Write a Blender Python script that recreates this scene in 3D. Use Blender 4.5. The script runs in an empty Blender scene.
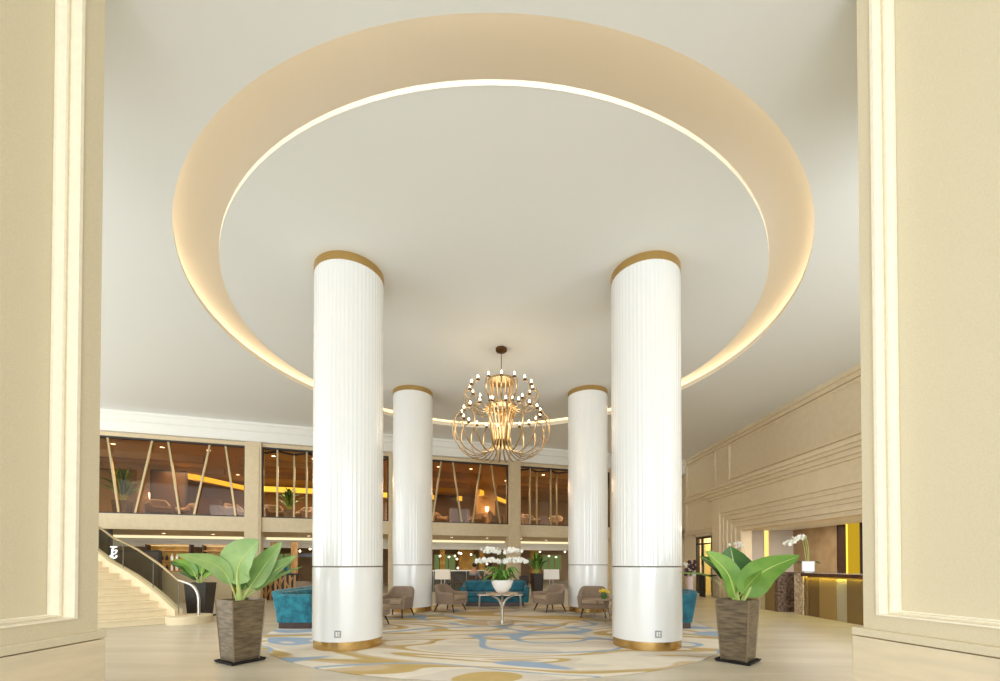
import bpy, math, random
from mathutils import Vector, Matrix
R = random.Random(7)
PI = math.pi
col = bpy.context.scene.collection
CZ = 1.4; FP = 420.8; HY = 562.5; H = 6.31

# ------------------------------------------------------------------ materials
def lin(c):
    return tuple(((v/255)/12.92 if v/255 <= .04045 else ((v/255+.055)/1.055)**2.4) for v in c)
def mat(name, rgb, rough=.5, metal=0, spec=.5, var=0, scale=4, stretch=(1,1,1), bump=0, bscale=40, rgb2=None, coat=0, detail=4, sheen=0, wave=None):
    m = bpy.data.materials.new(name); m.use_nodes = True
    nt = m.node_tree; b = nt.nodes['Principled BSDF']
    c = lin(rgb)
    b.inputs['Base Color'].default_value = (*c, 1)
    b.inputs['Roughness'].default_value = rough
    b.inputs['Metallic'].default_value = metal
    b.inputs['Specular IOR Level'].default_value = spec
    b.inputs['Coat Weight'].default_value = coat
    b.inputs['Coat Roughness'].default_value = .06
    b.inputs['Sheen Weight'].default_value = sheen
    tc = nt.nodes.new('ShaderNodeTexCoord')
    mp = nt.nodes.new('ShaderNodeMapping'); mp.inputs['Scale'].default_value = stretch
    nt.links.new(tc.outputs['Object'], mp.inputs['Vector'])
    if var or rgb2:
        n = nt.nodes.new('ShaderNodeTexNoise'); n.inputs['Scale'].default_value = scale; n.inputs['Detail'].default_value = detail
        nt.links.new(mp.outputs['Vector'], n.inputs['Vector'])
        cr = nt.nodes.new('ShaderNodeValToRGB')
        c2 = lin(rgb2) if rgb2 else tuple(min(1, v*(1+var)) for v in c)
        c1 = c if rgb2 else tuple(v*(1-var) for v in c)
        cr.color_ramp.elements[0].position = .35; cr.color_ramp.elements[0].color = (*c1, 1)
        cr.color_ramp.elements[1].position = .65; cr.color_ramp.elements[1].color = (*c2, 1)
        nt.links.new(n.outputs['Fac'], cr.inputs['Fac']); nt.links.new(cr.outputs['Color'], b.inputs['Base Color'])
    if bump:
        n2 = nt.nodes.new('ShaderNodeTexNoise'); n2.inputs['Scale'].default_value = bscale; n2.inputs['Detail'].default_value = 3
        nt.links.new(mp.outputs['Vector'], n2.inputs['Vector'])
        bp = nt.nodes.new('ShaderNodeBump'); bp.inputs['Strength'].default_value = bump; bp.inputs['Distance'].default_value = .01
        nt.links.new(n2.outputs['Fac'], bp.inputs['Height']); nt.links.new(bp.outputs['Normal'], b.inputs['Normal'])
    return m
def emis(name, rgb, s):
    m = bpy.data.materials.new(name); m.use_nodes = True; nt = m.node_tree; nt.nodes.clear()
    e = nt.nodes.new('ShaderNodeEmission'); e.inputs[0].default_value = (*lin(rgb), 1); e.inputs[1].default_value = s
    o = nt.nodes.new('ShaderNodeOutputMaterial'); nt.links.new(e.outputs[0], o.inputs[0]); return m
def glass(name, tint, refl=.08, rough=.02):
    m = bpy.data.materials.new(name); m.use_nodes = True; nt = m.node_tree; nt.nodes.clear()
    t = nt.nodes.new('ShaderNodeBsdfTransparent'); t.inputs[0].default_value = (*lin(tint), 1)
    g = nt.nodes.new('ShaderNodeBsdfGlossy'); g.inputs['Roughness'].default_value = rough
    mx = nt.nodes.new('ShaderNodeMixShader'); o = nt.nodes.new('ShaderNodeOutputMaterial'); mx.inputs[0].default_value = refl
    nt.links.new(t.outputs[0], mx.inputs[1]); nt.links.new(g.outputs[0], mx.inputs[2]); nt.links.new(mx.outputs[0], o.inputs[0])
    return m

M = {}
M['ceiling'] = mat('ceiling_paint', (230,232,231), .85)
M['ring'] = mat('ring_plaster', (248,244,238), .8)
M['ringlip'] = mat('ring_lip', (252,246,230), .6)
M['stone'] = mat('cream_stone', (212,200,170), .6, var=.035, scale=90, bump=.06, bscale=160)
M['stonelit'] = mat('daylit_moulding', (240,231,208), .45, var=.03, scale=20)  # paler than the pier stone: daylight on the panel reveals painted in
M['plinth'] = mat('travertine_plinth', (218,202,172), .5, var=.05, scale=3, stretch=(1,1,6), detail=6)
M['stairstone'] = mat('stair_stone', (222,204,168), .5, var=.03, scale=5)
M['wall'] = mat('beige_wall', (206,188,154), .6, var=.04, scale=8)
M['wallr'] = mat('sand_panel_wall', (230,214,184), .6, var=.03, scale=6)
M['white'] = mat('white_plaster', (226,224,216), .6)
M['colwhite'] = mat('white_lacquer', (228,228,225), .22, coat=.5)
M['brass'] = mat('brushed_brass', (206,172,112), .25, metal=1)
M['seam'] = mat('dark_seam', (120,112,100), .6)
M['gold'] = mat('antique_gold', (204,174,128), .3, metal=1)
M['bronze'] = mat('dark_bronze', (96,66,40), .4, metal=.8)
M['floor'] = None
M['steel'] = mat('satin_steel', (205,200,192), .28, metal=1)
M['mullion'] = mat('champagne_metal', (168,150,112), .4, metal=.5)
M['dark'] = mat('dark_metal', (42,34,28), .5)
M['brownwall'] = mat('warm_brown_panel', (160,130,90), .6, var=.08, scale=2)
M['browndark'] = mat('dark_brown_panel', (80,56,38), .5, var=.1, scale=2)
M['brownceil'] = mat('brown_ceiling', (196,164,112), .7)
M['woodlattice'] = mat('honey_wood', (222,176,108), .45, rgb2=(178,124,68), scale=6, stretch=(6,6,.7))
M['wooddark'] = mat('dark_walnut', (62,38,26), .4, var=.2, scale=8)
M['teal'] = mat('teal_velvet', (16,92,112), .75, rgb2=(42,142,160), scale=7, detail=5, sheen=.15, bump=.2, bscale=60)
M['tealdk'] = mat('deep_teal_velvet', (12,74,92), .75, rgb2=(24,108,124), scale=6, detail=5, sheen=.12)
M['taupe'] = mat('taupe_weave', (118,98,80), .85, rgb2=(148,126,104), scale=90, bump=.3, bscale=200, sheen=.2)
M['taupelt'] = mat('light_taupe_cushion', (150,128,106), .85, rgb2=(166,146,122), scale=90)
M['pot'] = mat('weathered_bronze_pot', (92,80,64), .4, rgb2=(134,118,94), scale=6, stretch=(1,1,5), metal=.35, bump=.15, bscale=60, detail=8)
M['potedge'] = mat('worn_pot_edge', (146,130,104), .4, metal=.4)
M['potblack'] = mat('charcoal_pot', (52,46,42), .5, var=.15, scale=8)
M['soil'] = mat('dark_soil', (48,36,26), .9, bump=.6, bscale=50)
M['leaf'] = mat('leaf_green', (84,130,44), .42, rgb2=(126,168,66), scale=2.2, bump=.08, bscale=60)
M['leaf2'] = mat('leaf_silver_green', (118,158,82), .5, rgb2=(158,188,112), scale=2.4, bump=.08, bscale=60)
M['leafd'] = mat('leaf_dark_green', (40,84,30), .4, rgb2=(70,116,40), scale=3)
M['rib'] = mat('pale_midrib', (188,206,118), .5)
M['petal'] = mat('white_petal', (248,246,240), .6)
M['yellowpetal'] = mat('yellow_petal', (236,206,60), .6)
M['purplepetal'] = mat('plum_petal', (70,34,52), .6)
M['bowl'] = mat('white_bowl', (246,244,240), .3, coat=.3, bump=.25, bscale=30)
M['shade'] = mat('linen_shade', (244,232,214), .8)
M['shadewhite'] = mat('white_linen_shade', (248,244,238), .8)
M['bulb'] = emis('bulb_glow', (255,226,178), 14)
M['cove'] = emis('cove_strip', (255,224,176), 6)
M['coveyellow'] = emis('yellow_cove', (255,206,74), 1.5)
M['coveband'] = emis('cream_cove', (255,236,186), .95)
M['down'] = emis('downlight_glow', (255,226,190), 9)
M['yellowpanel'] = emis('backlit_amber', (226,182,44), .62)
M['amber'] = mat('amber_panel', (218,176,76), .4, rgb2=(186,136,50), scale=3)
M['led'] = emis('desk_led', (255,236,90), 34)
M['sign'] = emis('lit_sign', (245,248,255), 2.4)
M['greenwin'] = emis('garden_daylight', (120,140,84), .55)
M['screen'] = emis('white_display', (236,236,248), 1.0)
M['glass'] = glass('clear_glass', (226,230,220), .06)
M['tint'] = glass('bronze_glass', (238,222,200), .018)
M['roughstone'] = mat('rough_brown_stone', (58,42,34), .7, rgb2=(128,104,86), scale=16, bump=1, bscale=20, detail=8)
M['litstone'] = mat('lit_rough_stone', (150,128,104), .7, rgb2=(206,188,162), scale=16, bump=.8, bscale=22, detail=8)  # lit copy of the rough stone, its brightness put into the colour
M['brz'] = [mat('bronze_panel_a', (134,112,72), .42, metal=.3), mat('bronze_panel_b', (190,184,160), .4, metal=.3), mat('bronze_panel_c', (164,138,86), .42, metal=.3), mat('bronze_panel_d', (120,96,60), .42, metal=.3)]
M['desktop'] = mat('brown_marble_top', (86,58,42), .25, var=.2, scale=5)
M['brownstone'] = mat('brown_stone_panel', (176,152,118), .45, rgb2=(156,130,98), scale=2, detail=8)
M['greywall'] = mat('soft_grey_wall', (206,200,192), .6)
M['black'] = mat('black_fabric', (28,26,26), .7)
M['grey'] = mat('grey_cotton', (134,138,140), .85)
M['cream'] = mat('cream_cotton', (206,186,168), .85)
M['skin'] = mat('skin', (196,140,110), .6)
M['hair'] = mat('dark_hair', (28,20,18), .7)
M['paleglass'] = mat('frosted_table_glass', (196,170,140), .12)
M['pink'] = mat('pale_pink_vase', (216,196,196), .4)
M['greymetal'] = mat('grey_sign', (150,152,156), .4, metal=.3)
M['greyboard'] = mat('slate_board', (92,96,108), .6)

def floor_mat():
    m = bpy.data.materials.new('cream_floor_stone'); m.use_nodes = True; nt = m.node_tree; b = nt.nodes['Principled BSDF']
    tc = nt.nodes.new('ShaderNodeTexCoord'); mp = nt.nodes.new('ShaderNodeMapping'); mp.inputs['Scale'].default_value = (.25,1.6,1)
    mp.inputs['Rotation'].default_value = (0,0,.12)
    nt.links.new(tc.outputs['Object'], mp.inputs[0])
    n = nt.nodes.new('ShaderNodeTexNoise'); n.inputs['Scale'].default_value = 1.6; n.inputs['Detail'].default_value = 7; n.inputs['Distortion'].default_value = .6
    nt.links.new(mp.outputs[0], n.inputs['Vector'])
    cr = nt.nodes.new('ShaderNodeValToRGB'); e = cr.color_ramp.elements
    e[0].position = .3; e[0].color = (*lin((186,175,152)),1); e[1].position = .7; e[1].color = (*lin((208,198,178)),1)
    nt.links.new(n.outputs['Fac'], cr.inputs[0])
    br = nt.nodes.new('ShaderNodeTexBrick'); br.inputs['Scale'].default_value = 1
    br.inputs['Brick Width'].default_value = 1.2; br.inputs['Row Height'].default_value = .6; br.inputs['Mortar Size'].default_value = .003
    br.inputs['Color1'].default_value = (1,1,1,1); br.inputs['Color2'].default_value = (.96,.96,.96,1); br.inputs['Mortar'].default_value = (.86,.84,.8,1)
    nt.links.new(tc.outputs['Object'], br.inputs['Vector'])
    mx = nt.nodes.new('ShaderNodeMix'); mx.data_type = 'RGBA'; mx.blend_type = 'MULTIPLY'; mx.inputs[0].default_value = 1
    nt.links.new(cr.outputs[0], mx.inputs[6]); nt.links.new(br.outputs[0], mx.inputs[7]); nt.links.new(mx.outputs[2], b.inputs['Base Color'])
    b.inputs['Roughness'].default_value = .32; b.inputs['Specular IOR Level'].default_value = .35
    return m
M['floor'] = floor_mat()
def rug_mat():
    m = bpy.data.materials.new('swirl_rug'); m.use_nodes = True; nt = m.node_tree; b = nt.nodes['Principled BSDF']
    tc = nt.nodes.new('ShaderNodeTexCoord'); mp = nt.nodes.new('ShaderNodeMapping'); mp.inputs['Scale'].default_value = (.55,1,1); mp.inputs['Rotation'].default_value = (0,0,.25)
    mp.inputs['Location'].default_value = (3.3,7.1,0)
    nt.links.new(tc.outputs['Object'], mp.inputs[0])
    def noise(scale, dist, det, loc):
        n = nt.nodes.new('ShaderNodeTexNoise'); n.inputs['Scale'].default_value = scale; n.inputs['Distortion'].default_value = dist; n.inputs['Detail'].default_value = det; n.inputs['Roughness'].default_value = .4
        a = nt.nodes.new('ShaderNodeVectorMath'); a.operation = 'ADD'; a.inputs[1].default_value = loc
        nt.links.new(mp.outputs[0], a.inputs[0]); nt.links.new(a.outputs[0], n.inputs['Vector']); return n
    n1 = noise(.42, 1.5, 1.2, (1.5,0,0)); n2 = noise(.42, 1.2, 1.2, (9,4,2))
    cream, cream2, gold, tan, blue = (218,208,190), (206,196,180), (188,162,108), (198,176,144), (152,168,186)
    def ramp(stops, src):
        cr = nt.nodes.new('ShaderNodeValToRGB'); el = cr.color_ramp.elements
        while len(el) > 1: el.remove(el[-1])
        el[0].position = 0; el[0].color = (*lin(stops[0][1]),1)
        for i, (p, c) in enumerate(stops[1:]):
            a = el.new(p); a.color = (*lin(stops[i][1]),1); a = el.new(p+.006); a.color = (*lin(c),1)
        nt.links.new(src, cr.inputs[0]); return cr
    r1 = ramp([(0,gold),(.34,cream2),(.42,cream),(.465,gold),(.495,tan),(.515,cream),(.585,cream2),(.615,gold),(.655,cream),(.70,tan)], n1.outputs['Fac'])
    r2 = nt.nodes.new('ShaderNodeValToRGB'); el = r2.color_ramp.elements
    el[0].position = 0; el[0].color = (0,0,0,1); el[1].position = 1; el[1].color = (0,0,0,1)
    for p, v in ((.452,0),(.458,1),(.478,1),(.484,0),(.60,0),(.606,1),(.645,1),(.65,0)):
        a = el.new(p); a.color = (v,v,v,1)
    nt.links.new(n2.outputs['Fac'], r2.inputs[0])
    mx = nt.nodes.new('ShaderNodeMix'); mx.data_type = 'RGBA'; mx.inputs[7].default_value = (*lin(blue),1)
    nt.links.new(r2.outputs[0], mx.inputs[0]); nt.links.new(r1.outputs[0], mx.inputs[6])
    nf = nt.nodes.new('ShaderNodeTexNoise'); nf.inputs['Scale'].default_value = 3; nf.inputs['Detail'].default_value = 6
    nt.links.new(tc.outputs['Object'], nf.inputs['Vector'])
    cf = nt.nodes.new('ShaderNodeMapRange'); cf.inputs[3].default_value = .88; cf.inputs[4].default_value = 1.1; nt.links.new(nf.outputs[0], cf.inputs[0])
    m2 = nt.nodes.new('ShaderNodeVectorMath'); m2.operation = 'SCALE'; nt.links.new(mx.outputs[2], m2.inputs[0]); nt.links.new(cf.outputs[0], m2.inputs['Scale'])
    nt.links.new(m2.outputs[0], b.inputs['Base Color']); b.inputs['Roughness'].default_value = .95; b.inputs['Specular IOR Level'].default_value = .1
    return m
M['rug'] = rug_mat()

# ------------------------------------------------------------------ mesh builder
class MB:
    def __init__(s, T=None): s.v = []; s.f = []; s.mi = []; s.T = T; s.cur = 0
    def add(s, vs, fs):
        o = len(s.v); s.v += [tuple(s.T @ Vector(v)) if s.T else tuple(v) for v in vs]
        s.f += [tuple(i+o for i in f) for f in fs]; s.mi += [s.cur]*len(fs); return s
    def box(s, x0,y0,z0,x1,y1,z1):
        x0,x1 = sorted((x0,x1)); y0,y1 = sorted((y0,y1)); z0,z1 = sorted((z0,z1))
        return s.add([(x0,y0,z0),(x1,y0,z0),(x1,y1,z0),(x0,y1,z0),(x0,y0,z1),(x1,y0,z1),(x1,y1,z1),(x0,y1,z1)],
              [(0,3,2,1),(4,5,6,7),(0,1,5,4),(1,2,6,5),(2,3,7,6),(3,0,4,7)])
    def lathe(s, prof, n=48, c=(0,0), close=False, a0=0, a1=2*PI):
        full = abs(a1-a0-2*PI) < 1e-6; k = n if full else n+1
        vs = []
        for i in range(k):
            a = a0+(a1-a0)*i/n
            for r, z in prof: vs.append((c[0]+r*math.cos(a), c[1]+r*math.sin(a), z))
        m = len(prof); fs = []
        for i in range(n):
            j = (i+1) % k
            for p in range(m if close else m-1):
                q = (p+1) % m
                fs.append((i*m+p, j*m+p, j*m+q, i*m+q))
        return s.add(vs, fs)
    def cyl(s, x,y,z0,z1,r0,r1=None,n=20):
        r1 = r0 if r1 is None else r1
        return s.lathe([(0.0001,z0),(r0,z0),(r1,z1),(0.0001,z1)], n, (x,y))
    def ball(s, c, r, n=12, sz=1):
        pr = [(max(.0005,r*math.sin(PI*i/n)), c[2]-r*sz*math.cos(PI*i/n)) for i in range(n+1)]
        return s.lathe(pr, n+4, (c[0],c[1]))
    def tube(s, pts, r, n=8, flat=1.0, up=None):
        pts = [Vector(p) for p in pts]; m = len(pts)
        rs = r if isinstance(r,(list,tuple)) else [r]*m
        t0 = (pts[1]-pts[0]).normalized(); a = Vector(up) if up else (Vector((0,0,1)) if abs(t0.z) < .9 else Vector((1,0,0)))
        nrm = (a - t0*a.dot(t0)).normalized(); vs = []
        for i in range(m):
            t = (pts[min(i+1,m-1)]-pts[max(i-1,0)]).normalized()
            nrm = (nrm - t*nrm.dot(t)).normalized(); b = t.cross(nrm)
            for k in range(n):
                an = 2*PI*k/n; vs.append(pts[i]+nrm*(rs[i]*math.cos(an))+b*(rs[i]*flat*math.sin(an)))
        fs = [(i*n+k, i*n+(k+1)%n, (i+1)*n+(k+1)%n, (i+1)*n+k) for i in range(m-1) for k in range(n)]
        fs += [tuple(range(n-1,-1,-1)), tuple((m-1)*n+k for k in range(n))]
        return s.add(vs, fs)
    def beam(s, a, b, w, d, side=(0,1,0)):
        a, b = Vector(a), Vector(b); t = (b-a).normalized(); sd = Vector(side); sd = (sd-t*sd.dot(t)).normalized(); o = t.cross(sd)
        vs = []
        for p in (a,b):
            for i,j in ((-1,-1),(1,-1),(1,1),(-1,1)): vs.append(p+o*(w/2*i)+sd*(d/2*j))
        return s.add(vs, [(0,3,2,1),(4,5,6,7),(0,1,5,4),(1,2,6,5),(2,3,7,6),(3,0,4,7)])
    def prism(s, poly, z0, z1):
        n = len(poly); a = sum(poly[i][0]*poly[(i+1)%n][1]-poly[(i+1)%n][0]*poly[i][1] for i in range(n))
        if a < 0: poly = poly[::-1]
        return s.add([(x,y,z0) for x,y in poly]+[(x,y,z1) for x,y in poly],
            [tuple(range(n-1,-1,-1)), tuple(range(n,2*n))]+[(i,(i+1)%n,n+(i+1)%n,n+i) for i in range(n)])
    def build(s, name, m, parent=None, smooth=None, bev=0, seg=2, sub=0, fix=False):
        me = bpy.data.meshes.new(name); me.from_pydata(s.v, [], s.f)
        for k in (m if isinstance(m,(list,tuple)) else [m]): me.materials.append(k)
        for p, i in zip(me.polygons, s.mi): p.material_index = i
        me.validate(); me.update()
        if fix:
            import bmesh
            b = bmesh.new(); b.from_mesh(me); bmesh.ops.remove_doubles(b, verts=b.verts, dist=1e-4); bmesh.ops.recalc_face_normals(b, faces=b.faces); b.to_mesh(me); b.free()
        if smooth is not None:
            for p in me.polygons: p.use_smooth = True
            if smooth < 180: me.set_sharp_from_angle(angle=math.radians(smooth))
        o = bpy.data.objects.new(name, me); col.objects.link(o)
        if bev:
            b = o.modifiers.new('bevel','BEVEL'); b.width = bev; b.segments = seg; b.limit_method = 'ANGLE'
        if sub:
            b = o.modifiers.new('sub','SUBSURF'); b.levels = sub; b.render_levels = sub
        if parent: o.parent = parent
        return o
def tag(o, label, cat, group=None, kind=None):
    o['label'] = label; o['category'] = cat
    if group: o['group'] = group
    if kind: o['kind'] = kind
    return o
def struct(o, label=None):
    o['kind'] = 'structure'
    if label: o['label'] = label
    return o
def thing(name, label, cat, loc=(0,0,0), rz=0, group=None):
    o = bpy.data.objects.new(name, None); col.objects.link(o); o.location = loc; o.rotation_euler = (0,0,rz); o.empty_display_size = .1
    return tag(o, label, cat, group)
KIDS = {}
def copy_tree(o, loc=None, rz=None, label=None, group=None, parent=None):
    c = o.copy(); col.objects.link(c)
    if parent: c.parent = parent
    for ch in [x for x in col.objects if x.parent == o]: copy_tree(ch, parent=c)
    if loc is not None: c.location = loc
    if rz is not None: c.rotation_euler = (0,0,rz)
    if label: c['label'] = label
    if group: c['group'] = group
    return c
def smoothpath(pts, n=6):
    P = [Vector(p) for p in pts]; P = [P[0]*2-P[1]]+P+[P[-1]*2-P[-2]]; out = []
    for i in range(1, len(P)-2):
        for k in range(n):
            t = k/n; a,b,c,d = P[i-1],P[i],P[i+1],P[i+2]
            out.append(.5*((2*b)+(c-a)*t+(2*a-5*b+4*c-d)*t*t+(3*b-a-3*c+d)*t**3))
    out.append(P[-2]); return out

# ------------------------------------------------------------------ floor and ceiling
f = MB(); f.box(-17,-12,-.3,14,32,0); struct(f.build('floor', M['floor']), 'cream stone floor')
RC = (-.095, 9.49); R1 = 5.795; R2 = 5.223
cl = MB()
N = 128
# main ceiling with the round opening: four sided outline stitched to the ring
outer = []
X0,X1,Y0,Y1 = -17,9.6,-2,26
vs = []; fs = []
for i in range(N):
    a = 2*PI*i/N; ca, sa = math.cos(a), math.sin(a)
    tx = (X1-RC[0])/ca if ca > 1e-9 else ((X0-RC[0])/ca if ca < -1e-9 else 1e9)
    ty = (Y1-RC[1])/sa if sa > 1e-9 else ((Y0-RC[1])/sa if sa < -1e-9 else 1e9)
    t = min(tx, ty)
    vs += [(RC[0]+R1*ca, RC[1]+R1*sa, H), (RC[0]+t*ca, RC[1]+t*sa, H)]
fs = [(2*i, 2*i+1, 2*((i+1)%N)+1, 2*((i+1)%N)) for i in range(N)]
for cx, cy in ((X1,Y1),(X0,Y1),(X0,Y0),(X1,Y0)):
    a = math.atan2(cy-RC[1], cx-RC[0]) % (2*PI); i = int(a/(2*PI)*N); j = (i+1) % N
    vs.append((cx,cy,H)); fs.append((2*i+1, len(vs)-1, 2*j+1))
cl.add(vs, fs)
cl.box(X0,Y0,7.2,X1,Y1,7.3)
struct(cl.build('ceiling', M['ceiling']), 'pale flat ceiling with a large round cove')
rg = MB(); zz = H
prof = [(R1,zz),(R1,zz+.055),(R1+.035,zz+.06),(R1+.035,zz+.13),(R1+.20,zz+.13)]
rg.lathe(prof, N, RC); ol = rg
struct(rg.build('trim_1', M['ringlip'], smooth=30), 'lip of the round ceiling cove')
rg = MB()
prof = [(R1+.20,zz+.13),(R1+.24,zz+.13),(R1+.245,zz+.18),(R1+.20,zz+.24),(R1+.08,zz+.31),(R1-.1,zz+.39),(R1-.35,zz+.47),(R1-.7,zz+.53),(R1-1.1,zz+.55),(R1-1.4,zz+.45),(R1-1.5,zz+.06)]
rg.lathe(prof, N, RC)
struct(rg.build('trim_2', M['ring'], smooth=60), 'curved inside of the round ceiling cove')
dk = MB(); dk.lathe([(.001,zz),(R2,zz)], N, RC); dk.lathe([(R2-.02,zz+.06),(.001,zz+.06)], N, RC)
struct(dk.build('trim_3', M['ceiling']), 'round disc in the ceiling')
dk = MB(); dk.lathe([(R2,zz-.002),(R2+.004,zz+.0),(R2+.004,zz+.06),(R2-.06,zz+.062)], N, RC)
struct(dk.build('trim_4', M['ringlip'], smooth=40), 'bright edge of the ceiling disc')
st = thing('cove_light', 'warm light strip hidden in the round ceiling cove', 'cove light', (RC[0],RC[1],zz+.13))
b = MB(); b.lathe([(R1+.12,.0),(R1+.155,.0),(R1+.155,.018),(R1+.12,.018)], N, close=True); b.build('led_strip', M['cove'], st)

# ------------------------------------------------------------------ entrance piers
def pier(side, name, corner, near, off, e, a0, lab):
    # corner = far plinth corner on the passage side, near = a point of the same face nearer the camera
    sg = -1 if side == 'left' else 1
    C = Vector((corner[0],corner[1],0)); d = (Vector((near[0],near[1],0))-C).normalized()
    nrm = Vector((-d.y,d.x,0)); nrm = nrm if nrm.x*sg > 0 else -nrm   # into the pier
    def frame(o_, e_):
        F = C+nrm*o_+d*e_
        return Matrix(((d.x,-nrm.x,0,F.x),(d.y,-nrm.y,0,F.y),(0,0,1,0),(0,0,0,1)))   # x along the face towards the camera, y out of the face
    T = frame(off, e); L = 2.6; D = .13
    w = MB(T); w.box(0,-D,.85,L,-2.0,H+.03)
    w.box(0,0,.85,a0,-D,H+.03); w.box(2.3,0,.85,L,-D,H+.03); w.box(a0,0,.85,2.3,-D,.985); w.box(a0,0,6.1,2.3,-D,H+.03)
    o = struct(w.build(name, M['stone'], fix=False), lab)
    p = MB(frame(0,0)); p.box(0,0,-.01,L+.1,-2.1,.797); struct(p.build('baseboard_'+side, M['plinth'], bev=.006), lab.replace('pier','pier plinth'))
    p = MB(frame(0,0)); p.box(-.004,.004,.804,L+.1,-2.1,.866)
    o2 = p.build('plinth_ledge', M['stone'], o, bev=.008); o2['label'] = 'stepped ledge above the plinth'
    m = MB(T)
    def ring(i0, y0, i1, y1):   # mitred band between two rectangles at different depths
        def rect(i_, y): return [(a0+i_,y,.985+i_*.5),(2.3-i_,y,.985+i_*.5),(2.3-i_,y,6.1-i_),(a0+i_,y,6.1-i_)]
        v = rect(i0,y0)+rect(i1,y1); m.add(v,[(k,(k+1)%4,4+(k+1)%4,4+k) for k in range(4)])
    P = [(.0,.012),(.012,.012),(.016,-.075),(.034,-.075),(.036,-.062),(.052,-.062),(.056,-D+.005),(.075,-D+.002)]
    ring(-.012,.001,-.012,.012); ring(-.012,.012,0,.012)
    for (i0,y0),(i1,y1) in zip(P,P[1:]): ring(i0,y0,i1,y1)
    o3 = m.build('panel_moulding', M['stonelit'], o); o3['label'] = 'stepped panel moulding with daylight painted into its tone'
pier('left', 'wall_left_pier', (-3.13,3.35), (-3.15,2.645), .04, .03, .175, 'cream stone entrance pier at the left of the view')
pier('right', 'wall_right_pier', (2.92,3.5), (3.12,2.62), .07, .04, .115, 'cream stone entrance pier at the right of the view')

# ------------------------------------------------------------------ columns
def column_mesh():
    r = .561
    b = MB(); n = 54; sub = 6; pr = []
    for i in range(n*sub):
        a = 2*PI*i/(n*sub); t = (i % sub)/sub
        rr = r - (.0 if t < .17 else .0045*math.sin(PI*(t-.17)/.83)**.7)
        pr.append((rr*math.cos(a), rr*math.sin(a)))
    m = len(pr); z0, z1 = 1.345, H-.13
    b.add([(x,y,z0) for x,y in pr]+[(x,y,z1) for x,y in pr], [(i,(i+1)%m,m+(i+1)%m,m+i) for i in range(m)])
    up = b
    lo = MB(); lo.lathe([(r-.02,.15),(r+.0,.155),(r,1.32),(r-.012,1.325)], 96)
    se = MB(); se.lathe([(r-.013,1.315),(r-.013,1.35)], 96)
    ba = MB(); ba.lathe([(r-.02,.014),(r-.016,.018),(r-.016,.156)], 96)
    to = MB(); to.lathe([(r-.02,H-.13),(r+.004,H-.128),(r+.004,H-.001),(r-.02,H-.001)], 96)
    return up, lo, se, ba, to
CO = [(-2.563,7.12,'front left fluted white column, nearest on the left side'),(2.472,7.12,'front right fluted white column, nearest on the right side'),
      (-2.52,12.13,'rear left fluted white column left of the chandelier, farther back'),(2.535,12.13,'rear right fluted white column right of the chandelier, farther back')]
c0 = thing('column', CO[0][2], 'column', (CO[0][0],CO[0][1],0), 0, 'round white columns')
up, lo, se, ba, to = column_mesh()
up.build('fluted_shaft', M['colwhite'], c0, smooth=40); lo.build('lower_drum', M['colwhite'], c0, smooth=40); se.build('joint', M['seam'], c0)
ba.build('brass_base', M['brass'], c0, smooth=40); to.build('brass_collar', M['brass'], c0, smooth=40)
for x, y, l in CO[1:]: copy_tree(c0, (x,y,0), label=l)
def plaque(px, X, Y, lab):
    dx = (px-500)/FP*(Y-.567)-X; ang = math.asin(max(-1,min(1,dx/.57)))
    t = thing('plaque', lab, 'sign', (X+.563*math.sin(ang), Y-.563*math.cos(ang), .285), ang, 'small signs on the columns')
    b = MB(); b.box(-.05,-.008,-.055,.05,.003,.055); b.build('plate', M['greymetal'], t, bev=.002)
    b = MB(); b.box(-.03,-.011,-.035,-.005,-.008,.035); b.box(.005,-.011,-.035,.03,-.008,-.01); b.box(.005,-.011,.0,.03,-.008,.035); b.build('marks', M['white'], t)
plaque(338,-2.563,7.12,'small grey sign near the foot of the front left column')
plaque(658,2.472,7.12,'small grey sign near the foot of the front right column')

# ------------------------------------------------------------------ rug
rug = MB(); rug.lathe([(.001,.0),(4.645,.0),(4.65,.006),(4.64,.012),(.001,.012)], 128)
o = rug.build('rug', M['rug'], smooth=40); o.location = (-.1,9.6,.001); tag(o, 'round cream, gold and blue swirl patterned rug under the columns', 'rug')

# ------------------------------------------------------------------ back wall, in its own frame (s along, d behind, z up)
AX = Vector((-13.0,13.6,0)); U = Vector((.954,.299,0)).normalized(); V = Vector((-U.y,U.x,0))
W = Matrix(((U.x,V.x,0,AX.x),(U.y,V.y,0,AX.y),(0,0,1,0),(0,0,0,1)))
ANG = math.atan2(U.y,U.x)
def wp(s,d,z=0): return tuple(AX+U*s+V*d+Vector((0,0,z)))
def px2s(px, d=0):
    k = (px-500)/FP; A = AX+V*d
    # X = A.x+U.x s, Y = A.y+U.y s ; X = kY
    return (k*A.y-A.x)/(U.x-k*U.y)
PS = [-.51,4.40,9.31,14.22,19.13]; SE = 23.05
b = MB(W)
b.box(-3.4,0,5.54,SE+.1,.35,H+.3)          # head
b.box(-3.4,0,2.5,SE+.1,.35,3.01)          # band between the floors
b.box(19.43,0,-.02,SE+.1,.35,5.6)
wb = struct(b.build('wall_back', M['wall']), 'beige back wall with mezzanine windows')
n = 5
for p in PS:
    b = MB(W); b.box(p-.22,-.10,-.01,p+.30,.34,5.72); b.box(p-.16,-.125,.15,p+.24,-.10,5.5)
    struct(b.build('trim_%d' % n, M['wall'], bev=.01), 'beige pilaster on the back wall'); n += 1
b = MB(W)
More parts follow.
